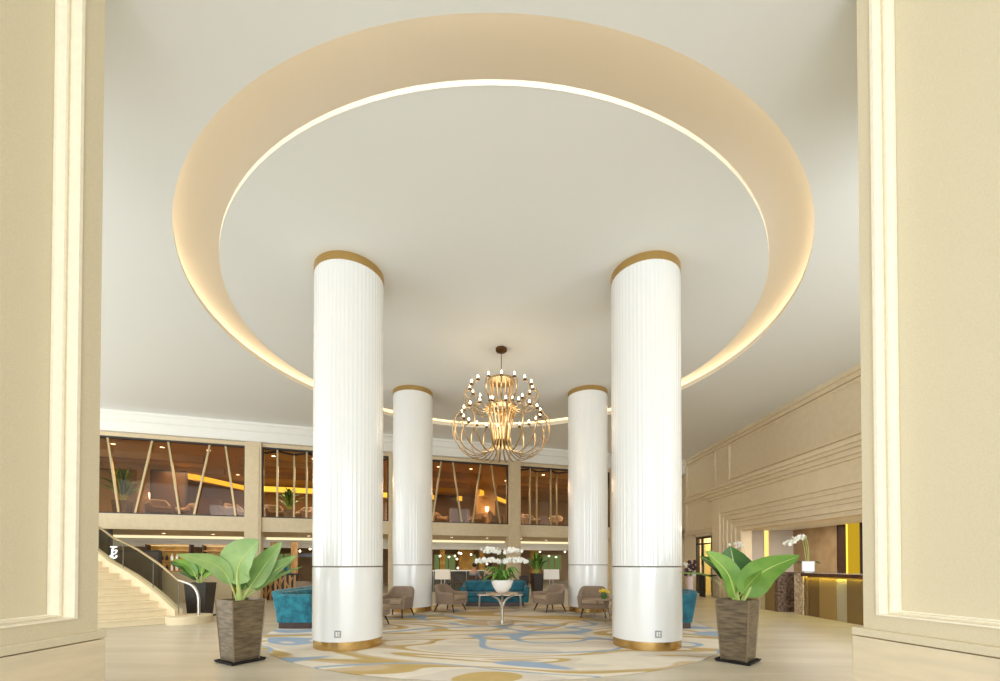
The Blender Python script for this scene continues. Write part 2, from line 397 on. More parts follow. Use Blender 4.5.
prof = [(0.0,5.66),(-.20,5.66),(-.22,5.70),(-.22,5.98),(-.26,6.02),(-.26,6.20),(-.30,6.24),(-.30,H+.01),(0,H+.01)]
m = len(prof)
b.add([(-3.4,d,z) for d,z in prof]+[(SE-.0,d,z) for d,z in prof], [(i,(i+1)%m,m+(i+1)%m,m+i) for i in range(m)]+[tuple(range(m)),tuple(range(2*m-1,m-1,-1))])
struct(b.build('trim_%d' % n, M['white'], fix=True), 'white stepped cornice along the back wall'); n += 1

# windows of the mezzanine
def mez_window(i, s0, s1, kind, lines=None):
    o = thing('window_%d' % i, 'mezzanine window', 'window'); del o['category']; struct(o, ('bronze tinted mezzanine window with slanting mullions' if kind=='slant' else 'pleated bronze glass mezzanine window with upright mullions'))
    fr = MB(W); fr.box(s0,.02,5.48,s1,.14,5.55); fr.box(s0,.02,3.0,s1,.14,3.05); fr.box(s0,.04,3.0,s0+.05,.12,5.5); fr.box(s1-.05,.04,3.0,s1,.12,5.5)
    fr.build('window_frame', M['dark'], o)
    if kind == 'slant':
        g = MB(W); g.box(s0,.10,3.05,s1,.11,5.48); g.build('pane', M['tint'], o)
        for a, c in lines:
            a = max(s0+.08,min(s1-.08,px2s(a,.08))); c = max(s0+.08,min(s1-.08,px2s(c,.08)))
            q = MB(W); q.beam((a,.06,5.5),(c,.06,3.03),.06,.06); q.build('mullion', M['mullion'], o)
    else:
        k = 9; g = MB(W); pts = [(s0+(s1-s0)*j/k, .08 if j%2 else .5) for j in range(k+1)]
        for j in range(k):
            (a,da),(c,dc) = pts[j],pts[j+1]
            g.add([(a,da,3.05),(c,dc,3.05),(c,dc,5.48),(a,da,5.48)],[(0,1,2,3)])
        g.build('pane', M['tint'], o)
        for j in range(1,k):
            q = MB(W); s_,d_ = pts[j]; q.box(s_-.03,d_-.035,3.03,s_+.03,d_+.03,5.5); q.build('mullion', M['mullion'], o)
        q = MB(W)
        for j in range(k): q.beam((pts[j][0],pts[j][1],5.44),(pts[j+1][0],pts[j+1][1],5.44),.09,.05,side=(0,0,1))
        q.build('head_rail', M['dark'], o)
mez_window(1, PS[0]+.3, PS[1]-.22, 'slant', [(106.8,118.8),(151.6,135.3),(167.6,179.6),(209.2,194),(224.9,235.6)])
mez_window(2, PS[1]+.3, PS[2]-.22, 'pleat')
mez_window(3, PS[2]+.3, PS[3]-.22, 'slant', [(410,420),(440.8,432),(452.5,461.5),(480.4,472.3),(491,500)])
mez_window(4, PS[3]+.3, PS[4]-.22, 'pleat')

# mezzanine room
b = MB(W); b.box(-3.4,.35,2.6,SE,9,2.98); struct(b.build('floor_mezzanine', M['browndark']), 'mezzanine floor')
b = MB(W); b.box(-3.4,9,2.9,SE,9.2,5.8); struct(b.build('wall_mezzanine_back', M['brownwall']), 'brown mezzanine back wall')
b = MB(W); b.box(-3.4,.36,5.56,SE,9,5.7); struct(b.build('ceiling_mezzanine', M['brownceil']), 'brown mezzanine ceiling')
b = MB(W)
for sA, sB in ((-3,2.2),(3.4,8.6),(9.8,13.4),(15.0,20.5)): b.box(sA,2.2,5.30,sB,2.5,5.56); b.box(sA,4.6,5.30,sB,4.9,5.56)
struct(b.build('ceiling_beams', M['brownwall']), 'brown ceiling beams of the mezzanine')
def cove(s0,s1,d,z,lab,w=.3,m='coveyellow',diag=0):
    t = thing('cove_light', lab, 'cove light', wp(s0,d,z), ANG)
    L = s1-s0
    q = MB(); q.beam((0,0,0),(L,diag,0),.02,w,side=(0,0,1)); q.build('lit_strip', M[m], t)
    q = MB(); q.beam((0,-.1,-w/2-.03),(L,diag-.1,-w/2-.03),.26,.05,side=(0,0,1)); q.build('ledge', M['brownceil'], t)
cove(2.2,6.5,7.4,5.18,'yellow light cove behind the first mezzanine window',.3)
cove(.6,2.2,4.4,5.2,'slanting yellow light cove left of the first mezzanine window centre',.26,diag=3.0)
cove(7.4,13.6,7.4,5.15,'yellow light cove behind the third mezzanine window',.3)
cove(13.8,16.5,4.0,5.0,'yellow light cove behind the fourth mezzanine window',.3,diag=3.4)
DL = thing('downlight', 'small round recessed ceiling light behind the mezzanine glass', 'ceiling light', (0,0,0), 0, 'mezzanine downlights')
b = MB(); b.lathe([(.07,-.012),(.085,-.012),(.09,.0)], 20); b.build('bezel', M['white'], DL)
b = MB(); b.lathe([(.0005,-.006),(.07,-.008)], 20); b.build('lens', M['down'], DL)
first = True
for s_, d_ in [(s0+.9*k0, dd) for s0, dd in ((-.2,1.2),(4.8,1.4),(9.8,1.3),(14.8,1.5),(.3,3.4),(5,3.3),(10.1,3.6),(15,3.4),(1,5.8),(6,5.9),(10.5,5.7)) for k0 in (0,1.6,3.2)]:
    if first: DL.location = wp(s_,d_,5.56); first = False
    else: copy_tree(DL, wp(s_,d_,5.56))

# panels and screens inside the mezzanine
for s0,s1,lab in ((-.2,1.0,'dark framed doorway panel behind the mezzanine palm'),(11.9,13.2,'tall dark cabinet behind the third mezzanine window')):
    t = thing('partition', lab, 'partition', wp((s0+s1)/2,(4.0 if s0 < 5 else 7.0),2.98), ANG)
    q = MB(); q.box(-.6,-.05,0,.6,.05,2.2); q.build('panel', M['browndark'], t); 
    q = MB(); q.box(-.64,-.07,0,-.58,.07,2.26); q.box(.58,-.07,0,.64,.07,2.26); q.box(-.64,-.07,2.2,.64,.07,2.26); q.build('frame', M['dark'], t)

# ------------------------------------------------------------------ ground floor under the mezzanine
b = MB(W); b.box(-3.4,.35,2.5,SE,4.0,2.58); struct(b.build('ceiling_soffit', M['wall']), 'pale soffit under the mezzanine')
b = MB(W); b.box(-3.4,3.9,2.28,SE,4.3,2.5); b.box(-3.4,3.75,2.4,SE,3.9,2.5); b.box(-3.4,4.0,2.06,SE,4.5,2.28)
struct(b.build('trim_%d' % n, M['white']), 'white stepped bulkhead under the mezzanine'); n += 1
b = MB(W); b.box(-3.4,4.5,2.26,SE,13,2.4); struct(b.build('ceiling_bar', M['brownwall']), 'low brown ceiling of the bar')
b = MB(W); b.box(-3.4,12.2,-.01,SE,12.4,2.4); struct(b.build('wall_bar_back', M['brownwall']), 'brown back wall of the bar')
t = thing('cove_light', 'cream light cove under the mezzanine, first bay', 'cove light', wp(0.6,3.2,2.46), ANG)
covs = [(px2s(a,3.6),px2s(c,3.6)) for a,c in ((112,243),(266,340),(425,505),(520,600))]
for i,(a,c) in enumerate(covs):
    if i: t = thing('cove_light', 'cream light cove under the mezzanine, %s bay' % ('second','third','fourth')[i-1], 'cove light', wp(a,3.2,2.46), ANG)
    else: t.location = wp(a,3.2,2.46)
    q = MB(); q.box(0,.45,-.075,c-a,.47,.06); q.build('lit_strip', M['coveband'], t)
    q = MB(); q.box(0,.38,-.1,c-a,.5,-.075); q.build('ledge', M['white'], t)
dl2 = copy_tree(DL, wp(1,2,2.5), label='small round downlight in the soffit under the mezzanine', group='soffit downlights')
for s_ in (2.6,6,7.6,10.2,11.8,13.4,15.0,16.6,18.2): copy_tree(dl2, wp(s_,2 if s_%2<1 else 1.2,2.5))
dl3 = copy_tree(DL, wp(1,5.2,2.3), label='small round downlight in the low bar ceiling', group='bar downlights')
for s_ in (1.8,3,5.4,6.8,8.4,10,10.9,11.8,12.7,14.8,15.7,16.6,17.5): copy_tree(dl3, wp(s_,5.4+(s_*7%3),2.3))

# left low wall, dark partition and lit sign
b = MB(W); b.box(-2,.7,-.01,3.6,.9,1.02); b.box(-2,.66,1.0,3.6,.94,1.06)
struct(b.build('wall_low', M['wall']), 'low beige wall behind the staircase')
t = thing('partition', 'dark glass partition under the mezzanine behind the stair glass', 'partition', wp(.6,.35,0), ANG)
_e = px2s(110,.35)-.6; _f = px2s(160,.35)-.6
q = MB(); q.box(-1.6,-.04,0,_e,.04,2.48); q.box(_e,-.04,0,_f,.04,1.78); q.build('panel', mat('smoked_panel',(78,66,52),.3), t)
q = MB(); q.box(_e-.02,-.06,0,_e+.04,.06,2.5); q.box(_f-.02,-.06,0,_f+.04,.06,1.8); q.box(_e,-.06,1.76,_f,.06,1.82); q.build('frame', M['dark'], t)
sx = (113.5-500)/FP; 
sgn = thing('lit_sign', 'white glowing letter sign on the dark partition beside the stair', 'sign', wp(px2s(113.5,.28),.28,1.72), ANG)
q = MB(); 
q.tube(smoothpath([(.02,0,.19),(-.03,0,.13),(-.04,0,.02),(-.03,0,-.13),(.02,0,-.17),(.07,0,-.13),(.08,0,-.08)],5), .024, 6)
q.tube([(-.09,0,.20),(.09,0,.20)], .018, 6); q.tube([(-.04,0,.07),(.09,0,.09)], .02, 6); q.tube(smoothpath([(.09,0,.09),(.06,0,0),(-.02,0,-.05),(-.09,0,-.1),(-.06,0,-.16)],4), .018, 6)
q.build('letter', M['sign'], sgn)
q = MB(); q.box(-.01,.0,-.02,.01,.03,.02); q.build('mount', M['dark'], sgn)

# ------------------------------------------------------------------ right wall
XR = 9.0
b = MB()
b.box(XR,17.9,2.56,XR+.4,21.5,H+.3); b.box(XR,19.25,-.01,XR+.4,21.5,2.56)
b.box(XR,15.7,-.01,XR+.4,17.9,H+.3); b.box(XR,3.2,2.6,XR+.4,15.7,H+.3); b.box(XR,3.2,-.01,XR+.4,5.2,2.6)
struct(b.build('wall_right', M['wallr']), 'sand coloured right wall with panel mouldings')
def ybox(mb, y0,y1,z0,z1,p0,p1): mb.box(XR-p1,y0,z0,XR-p0,y1,z1)
def frame_yz(y0,y1,z0,z1,w=.09,p=.05):
    q = MB()
    O = [(y0,z0),(y1,z0),(y1,z1),(y0,z1)]
    def off(e): return [(y0+e,z0+e),(y1-e,z0+e),(y1-e,z1-e),(y0+e,z1-e)]
    rings = [(0,.0),(0,p),(w*.5,p*.75),(w*.55,p*.4),(w,p*.35),(w,0)]
    v = []
    for e,h in rings: v += [(XR-h-.001,y,z) for y,z in off(e)]
    fc = [(4*r+k,4*r+(k+1)%4,4*r+4+(k+1)%4,4*r+4+k) for r in range(5) for k in range(4)]
    q.add(v, fc); return q.build('trim', M['wallr'], fix=True)
k = n
for a in ((6.0,16.45,4.62,6.02),(17.5,20.2,4.5,6.02),(17.5,20.2,2.86,4.2)):
    o = frame_yz(*a); o.name = 'trim_%d' % k; struct(o, 'rectangular panel moulding on the right wall'); k += 1
b = MB()
for z0,z1,p in ((6.18,H+.01,.14),(6.06,6.18,.06)): ybox(b,3.5,20.6,z0,z1,0,p)
ybox(b,17.4,20.6,4.28,4.36,0,.07); ybox(b,17.4,20.6,2.70,2.78,0,.07)
struct(b.build('trim_%d' % k, M['wallr']), 'crown moulding along the right wall'); k += 1
b = MB()
# portal surround: cornice, frieze, four receding steps
for z0,z1,p in ((4.30,4.42,.50),(4.20,4.30,.44),(4.06,4.20,.36),(3.96,4.06,.30)): ybox(b,4.8,17.38+p,z0,z1,0,p)
steps = [(17.38,3.98,.24),(16.8,3.36,.18),(16.62,3.22,.15),(16.42,3.04,.10),(16.2,2.92,.07),(15.98,2.74,.01)]
lim = [(16.8,3.36),(16.62,3.22),(16.42,3.04),(16.2,2.92),(15.98,2.74),(15.72,2.6)]
for (ya,za,p),(yb,zb) in zip(steps,lim):
    ybox(b,4.8,yb,zb,za,-.05,p); ybox(b,yb,ya,-.01,za,-.05,p)
struct(b.build('trim_%d' % k, M['wallr'], bev=.008), 'deep stepped portal surround of the reception alcove'); k += 1
# reception room
b = MB(); b.box(9.4,17.2,-.01,12.4,17.38,2.9); struct(b.build('wall_reception_end', M['greywall']), 'soft grey end wall of the reception alcove')
b = MB(); b.box(12.0,4.5,-.01,12.2,17.2,2.9); struct(b.build('wall_reception_back', M['brownstone']), 'brown stone back wall of the reception alcove')
b = MB(); b.box(9.35,4.5,2.72,12.1,17.3,2.8); struct(b.build('ceiling_reception', M['white']), 'reception alcove ceiling')
b = MB(); b.box(9.4,4.5,-.01,12.1,4.7,2.9); struct(b.build('wall_reception_near', M['greywall']), 'near wall of the reception alcove')
def ry(px, X): return X*FP/(px-500)
t = thing('dark_panel', 'tall dark panel on the reception back wall beside the amber panel', 'wall panel', (11.97,(ry(838,11.97)+ry(848,11.97))/2,0))
q = MB(); hw = (ry(838,11.97)-ry(848.5,11.97))/2-.06; q.box(-.05,-hw,.0,.025,hw,2.72); q.build('panel', M['wooddark'], t)
q = MB(); q.box(-.06,-hw-.02,0,.0,-hw,2.72); q.box(-.06,hw,0,.0,hw+.02,2.72); q.build('edge', M['dark'], t)
t = thing('amber_panel', 'tall glowing amber panel on the reception back wall', 'wall panel', (11.97,(ry(849,11.97)+ry(861,11.97))/2,0))
hw = (ry(849,11.97)-ry(864,11.97))/2; q = MB(); q.box(-.03,-hw,.0,.03,hw,2.72); q.build('backlit_panel', M['yellowpanel'], t); q = MB(); q.box(-.06,hw-.05,.0,-.03,hw-.01,2.72); q.build('light_strip', M['coveyellow'], t)
q = MB(); q.box(-.09,-hw-.03,0,.0,-hw,2.72); q.build('frame', M['dark'], t)
t = thing('light_strip', 'upright glowing strip on the grey reception end wall', 'wall light', (266/FP*17.2,17.19,0))
q = MB(); q.box(-.09,-.02,.0,.09,.01,2.7); q.build('lit_strip', emis('soft_amber_strip',(255,214,120),1.2), t)
q = MB(); q.box(-.11,-.03,.0,-.09,.01,2.72); q.box(.09,-.03,.0,.11,.01,2.72); q.build('frame', M['wallr'], t)
dl4 = copy_tree(DL, (9.9,14.4,2.72), label='small round downlight in the reception ceiling', group='reception downlights')
for y in (13.0,11.2,9.4): copy_tree(dl4, (9.9,y,2.72))
# door to a lit room in the right wall
b = MB(); b.box(9.4,19.6,-.01,12.4,19.75,3); b.box(11.2,17.4,-.01,11.3,19.6,3); struct(b.build('wall_side_room', mat('ivory_wall',(236,214,160),.7)), 'lit wall of the side room'); 
b = MB(); b.box(9.38,17.4,2.7,12,19.7,2.8); struct(b.build('ceiling_side_room', M['white']), 'side room ceiling')
dr = thing('door_1','x','x',(XR,18.5,0)); del dr['category']; struct(dr,'dark framed glass door in the right wall')
q = MB(); q.box(-.04,-.72,0,.1,-.66,2.5); q.box(-.04,.66,0,.1,.74,2.54); q.box(-.04,-.72,2.46,.1,.74,2.54); q.box(-.02,.2,0,.06,.28,2.46); q.box(-.02,-.66,2.2,.06,.66,2.26); q.build('door_frame', M['dark'], dr)
q = MB(); q.box(.02,-.66,0,.03,.2,2.2); q.build('pane', M['glass'], dr)
q = MB(); q.tube([(-.06,.16,.9),(-.06,.16,1.3)],.015); q.build('handle', M['steel'], dr)
b = MB(); ybox(b,17.86,17.97-.12,-.01,2.6,0,.06); ybox(b,19.24,19.42,-.01,2.68,0,.06); ybox(b,17.86,19.42,2.56,2.68,0,.06)
struct(b.build('trim_%d' % k, M['wallr'], bev=.01), 'door surround in the right wall'); k += 1

# hidden outer shell
b = MB(); b.box(-17.1,3,-.01,-17,30,7.3); struct(b.build('wall_left', M['wall']), 'left wall beyond the staircase')

# ------------------------------------------------------------------ reception desks
def desk(name, lab, x0,x1,y0,y1, widths, endm=None, farend=None):
    t = thing(name, lab, 'reception desk', ((x0+x1)/2,(y0+y1)/2,0), 0, 'reception desks'); hx = (x1-x0)/2; hy = (y1-y0)/2
    q = MB(); q.box(-hx+.10,-hy+.03,0,hx,hy-.03,1.04); q.build('body', M['wooddark'], t)
    q = MB(); q.box(-hx-.03,-hy-.02,1.07,hx+.03,hy+.02,1.125); q.build('worktop', M['desktop'], t, bev=.006)
    q = MB(); q.box(-hx-.05,-hy-.02,1.035,-hx-.03,hy+.02,1.124); q.build('front_lip', M['desktop'], t)
    y = -hy+.02; i = 0
    while y < hy-.05:
        w = min(widths[i%len(widths)], hy-.02-y); q = MB(); dd = (.0,.035,.012,.05)[i%4]
        q.box(-hx+.02+dd,y,.0,-hx+.10,y+w-.006,1.0); q.build('front_panel', M['brz'][i%4], t); y += w; i += 1
    q = MB(); q.box(-hx-.008,-hy+.02,1.05,-hx+.012,hy-.02,1.066); q.build('light_strip', M['led'], t)
    if endm == 'near': q = MB(); q.box(-hx-.01,-hy-.12,0,hx*.55,-hy+.03,1.10); q.build('rough_stone_end', M['roughstone'], t, bev=.01)
    if endm == 'far': q = MB(); q.box(-hx-.005,hy-.0,0,hx,hy+.34,1.10); q.build('lit_stone_end', M['litstone'], t, bev=.01)
    return t
desk('reception_desk','near bronze fronted reception desk with the white orchid, beside the right pier',8.06,8.85,7.6,11.2,[.34,.52,.42,.30,.62],endm='far')
desk('reception_desk','far bronze fronted reception desk with rough stone end, partly behind the right potted plant',7.88,8.75,12.05,14.6,[.5,.4,.6],endm='near')

# ------------------------------------------------------------------ flowers
def flower_mesh(r=.04):
    q = MB()
    for k5 in range(5):
        a = 2*PI*k5/5+.3; ca, sa = math.cos(a), math.sin(a); w = r*(.62 if k5%2 else .5)
        P = [(0,0,0),(r*.5*ca-w*.8*sa, -.006, r*.5*sa+w*.8*ca),(r*ca-w*.35*sa,.004,r*sa+w*.35*ca),(r*1.05*ca,.006,r*1.05*sa),(r*ca+w*.35*sa,.004,r*sa-w*.35*ca),(r*.5*ca+w*.8*sa,-.006,r*.5*sa-w*.8*ca)]
        q.add(P,[(0,1,2,3,4,5)])
    q.ball((0,-.008,0), r*.22, 6)
    return q
def spray(parent, pts, nf, start, size=.04, m='petal', stem='leaf', jit=.025, sr=.005):
    path = smoothpath(pts, 8); q = MB(); q.tube(path, sr, 6); st = q.build('flower_stem', M[stem], parent, smooth=60)
    m0 = None
    for i in range(nf):
        t = start+(1-start)*i/max(1,nf-1); p = path[min(len(path)-1,int(t*(len(path)-1)))]
        if m0 is None:
            f0 = flower_mesh(size).build('blossom', M[m], st); m0 = f0; o = f0
        else: o = m0.copy(); col.objects.link(o); o.parent = st
        o.location = p+Vector((R.uniform(-jit,jit),R.uniform(-jit,jit),R.uniform(-jit,jit*.6)))
        o.rotation_euler = (R.uniform(-.5,.5),R.uniform(0,6.28),R.uniform(-1.2,1.2))
    return st
def blade(parent, base, mid, tip, w, face, m='leaf', name='leaf', rib='rib', stalk=.25, droop=0, n=14, prof=None, thick=.004):
    path = smoothpath([base, mid, tip], 10); q = MB(); face = Vector(face).normalized(); vs = []; L = len(path)
    i0 = int(stalk*(L-1)); cs = path[i0:]; m_ = len(cs); K = 7
    for side in (1,-1):
        for i, p in enumerate(cs):
            t = i/(m_-1); tg = (cs[min(i+1,m_-1)]-cs[max(i-1,0)]).normalized()
            wd = tg.cross(face).normalized(); nn = wd.cross(tg).normalized()
            ww = w*(math.sin(PI*min(1,t**.62*.985+.015)))**.75 if not prof else w*prof(t)
            for j in range(K):
                u = (j/(K-1))*2-1
                cup = abs(u)*.22*ww - .02*w*math.sin(9*t*PI+u*2)*abs(u)
                vs.append(p+wd*(u*ww)+nn*(cup+side*thick/2))
    fs = []
    for sidx in (0,1):
        o = sidx*m_*K
        for i in range(m_-1):
            for j in range(K-1):
                a = o+i*K+j; fs.append((a,a+1,a+K+1,a+K) if sidx == 0 else (a,a+K,a+K+1,a+1))
    q.add(vs, fs); q.cur = 1
    rr = [max(.0025,w*.10*(1-i/(L-1))+.002) for i in range(L)]
    q.tube(path, rr, 6)
    return q.build(name, [M[m],M[rib]], parent, smooth=60)
def square_pot(t, pm, wt, wb, h, rz, tray=True):
    def ring(w, z): 
        c, s_ = math.cos(rz), math.sin(rz); return [(x*c-y*s_, x*s_+y*c, z) for x,y in ((-w,-w),(w,-w),(w,w),(-w,w))]
    z0 = .03 if tray else 0
    q = MB(); v = ring(wb,z0)+ring(wt,h)+ring(wt-.03,h)+ring(wt-.05,h-.08)
    q.add(v,[(3,2,1,0)]+[(4*r+k_,4*r+(k_+1)%4,4*r+4+(k_+1)%4,4*r+4+k_) for r in range(3) for k_ in range(4)])
    q.build('pot', pm, t, bev=.006)
    q = MB(); q.add(ring(wt-.048,h-.06),[(0,1,2,3)]); q.build('soil', M['soil'], t)
    if pm is M['pot']:
        q = MB()
        for k_ in range(4): a, b_ = ring(wb+.0005,z0)[k_], ring(wt+.0005,h)[k_]; q.beam(a,b_,.014,.014,side=(math.cos(rz+PI/4+k_*PI/2),math.sin(rz+PI/4+k_*PI/2),0))
        q.build('worn_edges', M['potedge'], t)
    if tray:
        q = MB(); w = wb+.07; q.add(ring(w-.02,0)+ring(w,.035)+ring(w-.015,.035)+ring(w-.03,.012),[(3,2,1,0)]+[(4*r+k_,4*r+(k_+1)%4,4*r+4+(k_+1)%4,4*r+4+k_) for r in range(3) for k_ in range(4)]+[(12,13,14,15)])
        q.build('tray', M['black'], t)

# left front planter (leaf coordinates in metres from the pot centre, 70 px a metre)
t = thing('potted_plant','broad leaved plant in a tall weathered bronze pot, left of the columns','potted plant',(-3.69,6.0,0))
square_pot(t, M['pot'], .228, .17, .88, math.radians(-31))
B = (0,0,.83)
def L(px,py,dy): return ((px-242)/70, dy, (600-py)/70+.87)
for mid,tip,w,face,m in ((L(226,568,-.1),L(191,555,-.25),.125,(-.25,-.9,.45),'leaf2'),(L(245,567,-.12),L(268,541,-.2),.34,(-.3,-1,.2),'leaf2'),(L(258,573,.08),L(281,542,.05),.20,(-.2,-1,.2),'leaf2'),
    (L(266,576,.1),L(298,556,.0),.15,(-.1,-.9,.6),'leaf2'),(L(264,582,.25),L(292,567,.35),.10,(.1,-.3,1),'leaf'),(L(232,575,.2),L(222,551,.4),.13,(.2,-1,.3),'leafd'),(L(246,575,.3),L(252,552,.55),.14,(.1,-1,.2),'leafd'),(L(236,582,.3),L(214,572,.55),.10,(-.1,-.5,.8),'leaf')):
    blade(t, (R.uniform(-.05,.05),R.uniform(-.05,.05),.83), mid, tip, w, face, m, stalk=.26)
t = thing('potted_plant','broad leaved green plant in a tall weathered bronze pot, right of the columns','potted plant',(3.38,6.0,0))
square_pot(t, M['pot'], .216, .165, .88, math.radians(42))
def L(px,py,dy): return ((px-738)/70, dy, (600-py)/70+.87)
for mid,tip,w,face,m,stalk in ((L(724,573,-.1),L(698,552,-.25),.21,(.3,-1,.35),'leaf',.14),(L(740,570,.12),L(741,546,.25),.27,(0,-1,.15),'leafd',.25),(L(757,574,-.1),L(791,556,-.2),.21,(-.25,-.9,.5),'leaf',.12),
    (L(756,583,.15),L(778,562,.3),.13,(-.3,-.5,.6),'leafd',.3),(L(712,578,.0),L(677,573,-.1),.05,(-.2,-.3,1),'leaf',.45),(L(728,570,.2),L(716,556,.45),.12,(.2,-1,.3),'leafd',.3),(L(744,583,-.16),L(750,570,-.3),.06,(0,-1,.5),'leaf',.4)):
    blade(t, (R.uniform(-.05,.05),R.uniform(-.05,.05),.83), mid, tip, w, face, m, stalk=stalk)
t = thing('potted_plant','dark charcoal pot with arching green leaves behind the foot of the stair','potted plant',(-7.75,10.9,0))
square_pot(t, M['potblack'], .26, .20, .88, math.radians(8))
for k_, (dx,dy,dz,w) in enumerate(((-.75,-.1,.55,.12),(-.5,-.3,.62,.12),(-.2,.1,.75,.13),(.2,-.1,.78,.13),(.5,.1,.6,.12),(.7,-.2,.35,.1),(-.8,.3,.3,.1),(.1,.5,.7,.12),(-.3,.4,.6,.1))):
    blade(t, (R.uniform(-.07,.07),R.uniform(-.07,.07),.86), (dx*.4,dy*.4,.86+dz*.7), (dx,dy,.86+dz), w, (-dx*.3,-.8,.6), 'leaf' if k_%2 else 'leafd', stalk=.2)

# ------------------------------------------------------------------ seating
def tub(t, w, d, hb, ha, th, base, flare, m, mi, name='back_shell', nose=.0, rnd=3.0):
    """open curved shell: plan is a rounded U open to -y"""
    q = MB(); n_ = 40; inner = []; outer = []
    def plan(u, a, b_):   # u in 0..1 from front left round the back to front right
        th_ = PI*(1+.0)-u*PI
        e = 2/rnd; c, s_ = math.cos(th_), math.sin(th_)
        x = a*math.copysign(abs(c)**e, c); y = b_*math.copysign(abs(s_)**e, s_)
        return x, y
    rows = []
    for i in range(n_+1):
        u = i/n_; v_ = -.5+u
        sb = math.sin(PI*u)
        top = ha+(hb-ha)*min(1,max(0,(sb-.25)/.55))**1.0*1.0 if sb > .25 else ha
        # smooth step
        k_ = min(1,max(0,(sb-.1)/.8)); k_ = k_*k_*(3-2*k_); top = ha+(hb-ha)*k_
        xo,yo = plan(u, w/2, d*.62); xi,yi = plan(u, w/2-th, d*.62-th)
        yo -= d*.12; yi -= d*.12
        if i in (0,n_): pass
        f0 = 1-flare
        rows.append([(xi*f0,yi*f0,base),(xi*(1-flare*.3),yi*(1-flare*.3),(base+top)/2),(xi,yi,top-.03),(xi+(xo-xi)*.3,yi+(yo-yi)*.3,top),(xi+(xo-xi)*.7,yi+(yo-yi)*.7,top),(xo,yo,top-.03),(xo*(1-flare*.45),yo*(1-flare*.45),(base+top)/2),(xo*f0,yo*f0,base)])
    # extend arms to the front
    fy = -d/2
    first = [(x,fy if y > fy else y,z) for x,y,z in rows[0]]; last = [(x,fy,z) for x,y,z in rows[-1]]
    rows = [first]+rows+[last]; K = 8; vs = [p for r in rows for p in r]; m_ = len(rows)
    fs = [(i*K+j,(i+1)*K+j,(i+1)*K+(j+1)%K,i*K+(j+1)%K) for i in range(m_-1) for j in range(K)]+[tuple(range(K)),tuple((m_-1)*K+K-1-j for j in range(K))]
    q.add(vs, fs); return q.build(name, m, t, fix=True, smooth=50, bev=.012)
def armchair(loc, rz, lab):
    t = thing('armchair', lab, 'armchair', loc, rz, 'taupe armchairs')
    tub(t, .80,.74,.76,.55,.10,.22,.10,M['taupe'],None,rnd=3.2)
    q = MB(); q.box(-.30,-.38,.22,.30,.27,.34); q.build('seat_base', M['taupe'], t, bev=.02)
    q = MB(); q.box(-.29,-.40,.34,.29,.24,.45); q.build('seat_cushion', M['taupelt'], t, bev=.035, seg=3)
    for sx_ in (-1,1):
        for sy_ in (-1,1):
            q = MB(); q.tube([(sx_*.25,sy_*.24-.03,.23),(sx_*.31,sy_*.33-.03,.0)],[.027,.014],8); q.build('leg', M['wooddark'], t, smooth=50)
    return t
A0 = armchair((-1.44,12.0,.02), math.radians(62), 'taupe armchair between the rear left column and the teal sofa')
copy_tree(A0,(1.44,12.0,.02),math.radians(-62),'taupe armchair between the teal sofa and the rear right column')
copy_tree(A0,(-2.62,10.8,.02),math.radians(-14),'taupe armchair beside the front left column, in front of the rear left column')
copy_tree(A0,(-2.85,9.15,.02),math.radians(90),'taupe armchair mostly hidden behind the front left column')
copy_tree(A0,(2.40,10.85,.02),math.radians(-12),'taupe armchair beside the small side table, in front of the rear right column')
copy_tree(A0,(2.80,9.02,.02),math.radians(-100),'taupe armchair mostly hidden behind the front right column')
def sofa(loc, rz, lab, w=2.2, m='teal', flare=.04, hb=.80, ha=.62, d=.88):
    t = thing('sofa', lab, 'sofa', loc, rz, 'teal sofas')
    tub(t, w,d,hb,ha,.15,.12,flare,M[m],None,rnd=7)
    q = MB(); q.box(-w/2+.14,-d/2+.01,.12,w/2-.14,d/2-.14,.30); q.build('seat_base', M[m], t, bev=.02)
    for k_ in (-1,1):
        q = MB(); cw = w/2-.15; q.box(-cw if k_<0 else .005,-d/2-.02,.30,-.005 if k_<0 else cw,d/2-.2,.43); q.build('seat_cushion', M[m], t, bev=.04, seg=3)
        q = MB(); q.box(-cw if k_<0 else .005,d/2-.28,.42,-.005 if k_<0 else cw,d/2-.12,.76); q.build('back_cushion', M[m], t, bev=.05, seg=3)
    q = MB(); q.box(-w/2+.17,-d/2+.04,.0,w/2-.17,d/2-.17,.115); q.build('plinth', M['wooddark'], t)
    return t
sofa((-.16,13.75,.02), 0, 'teal velvet sofa at the back behind the orchid table', m='tealdk')
sofa((-4.36,9.75,.02), PI/2, 'bright teal velvet sofa at the left, behind the front left column', flare=.14, hb=.80, ha=.72)
sofa((3.72,9.75,.02), -PI/2, 'teal velvet sofa at the right, partly hidden by the front right column', m='tealdk', flare=.14, hb=.80, ha=.74)

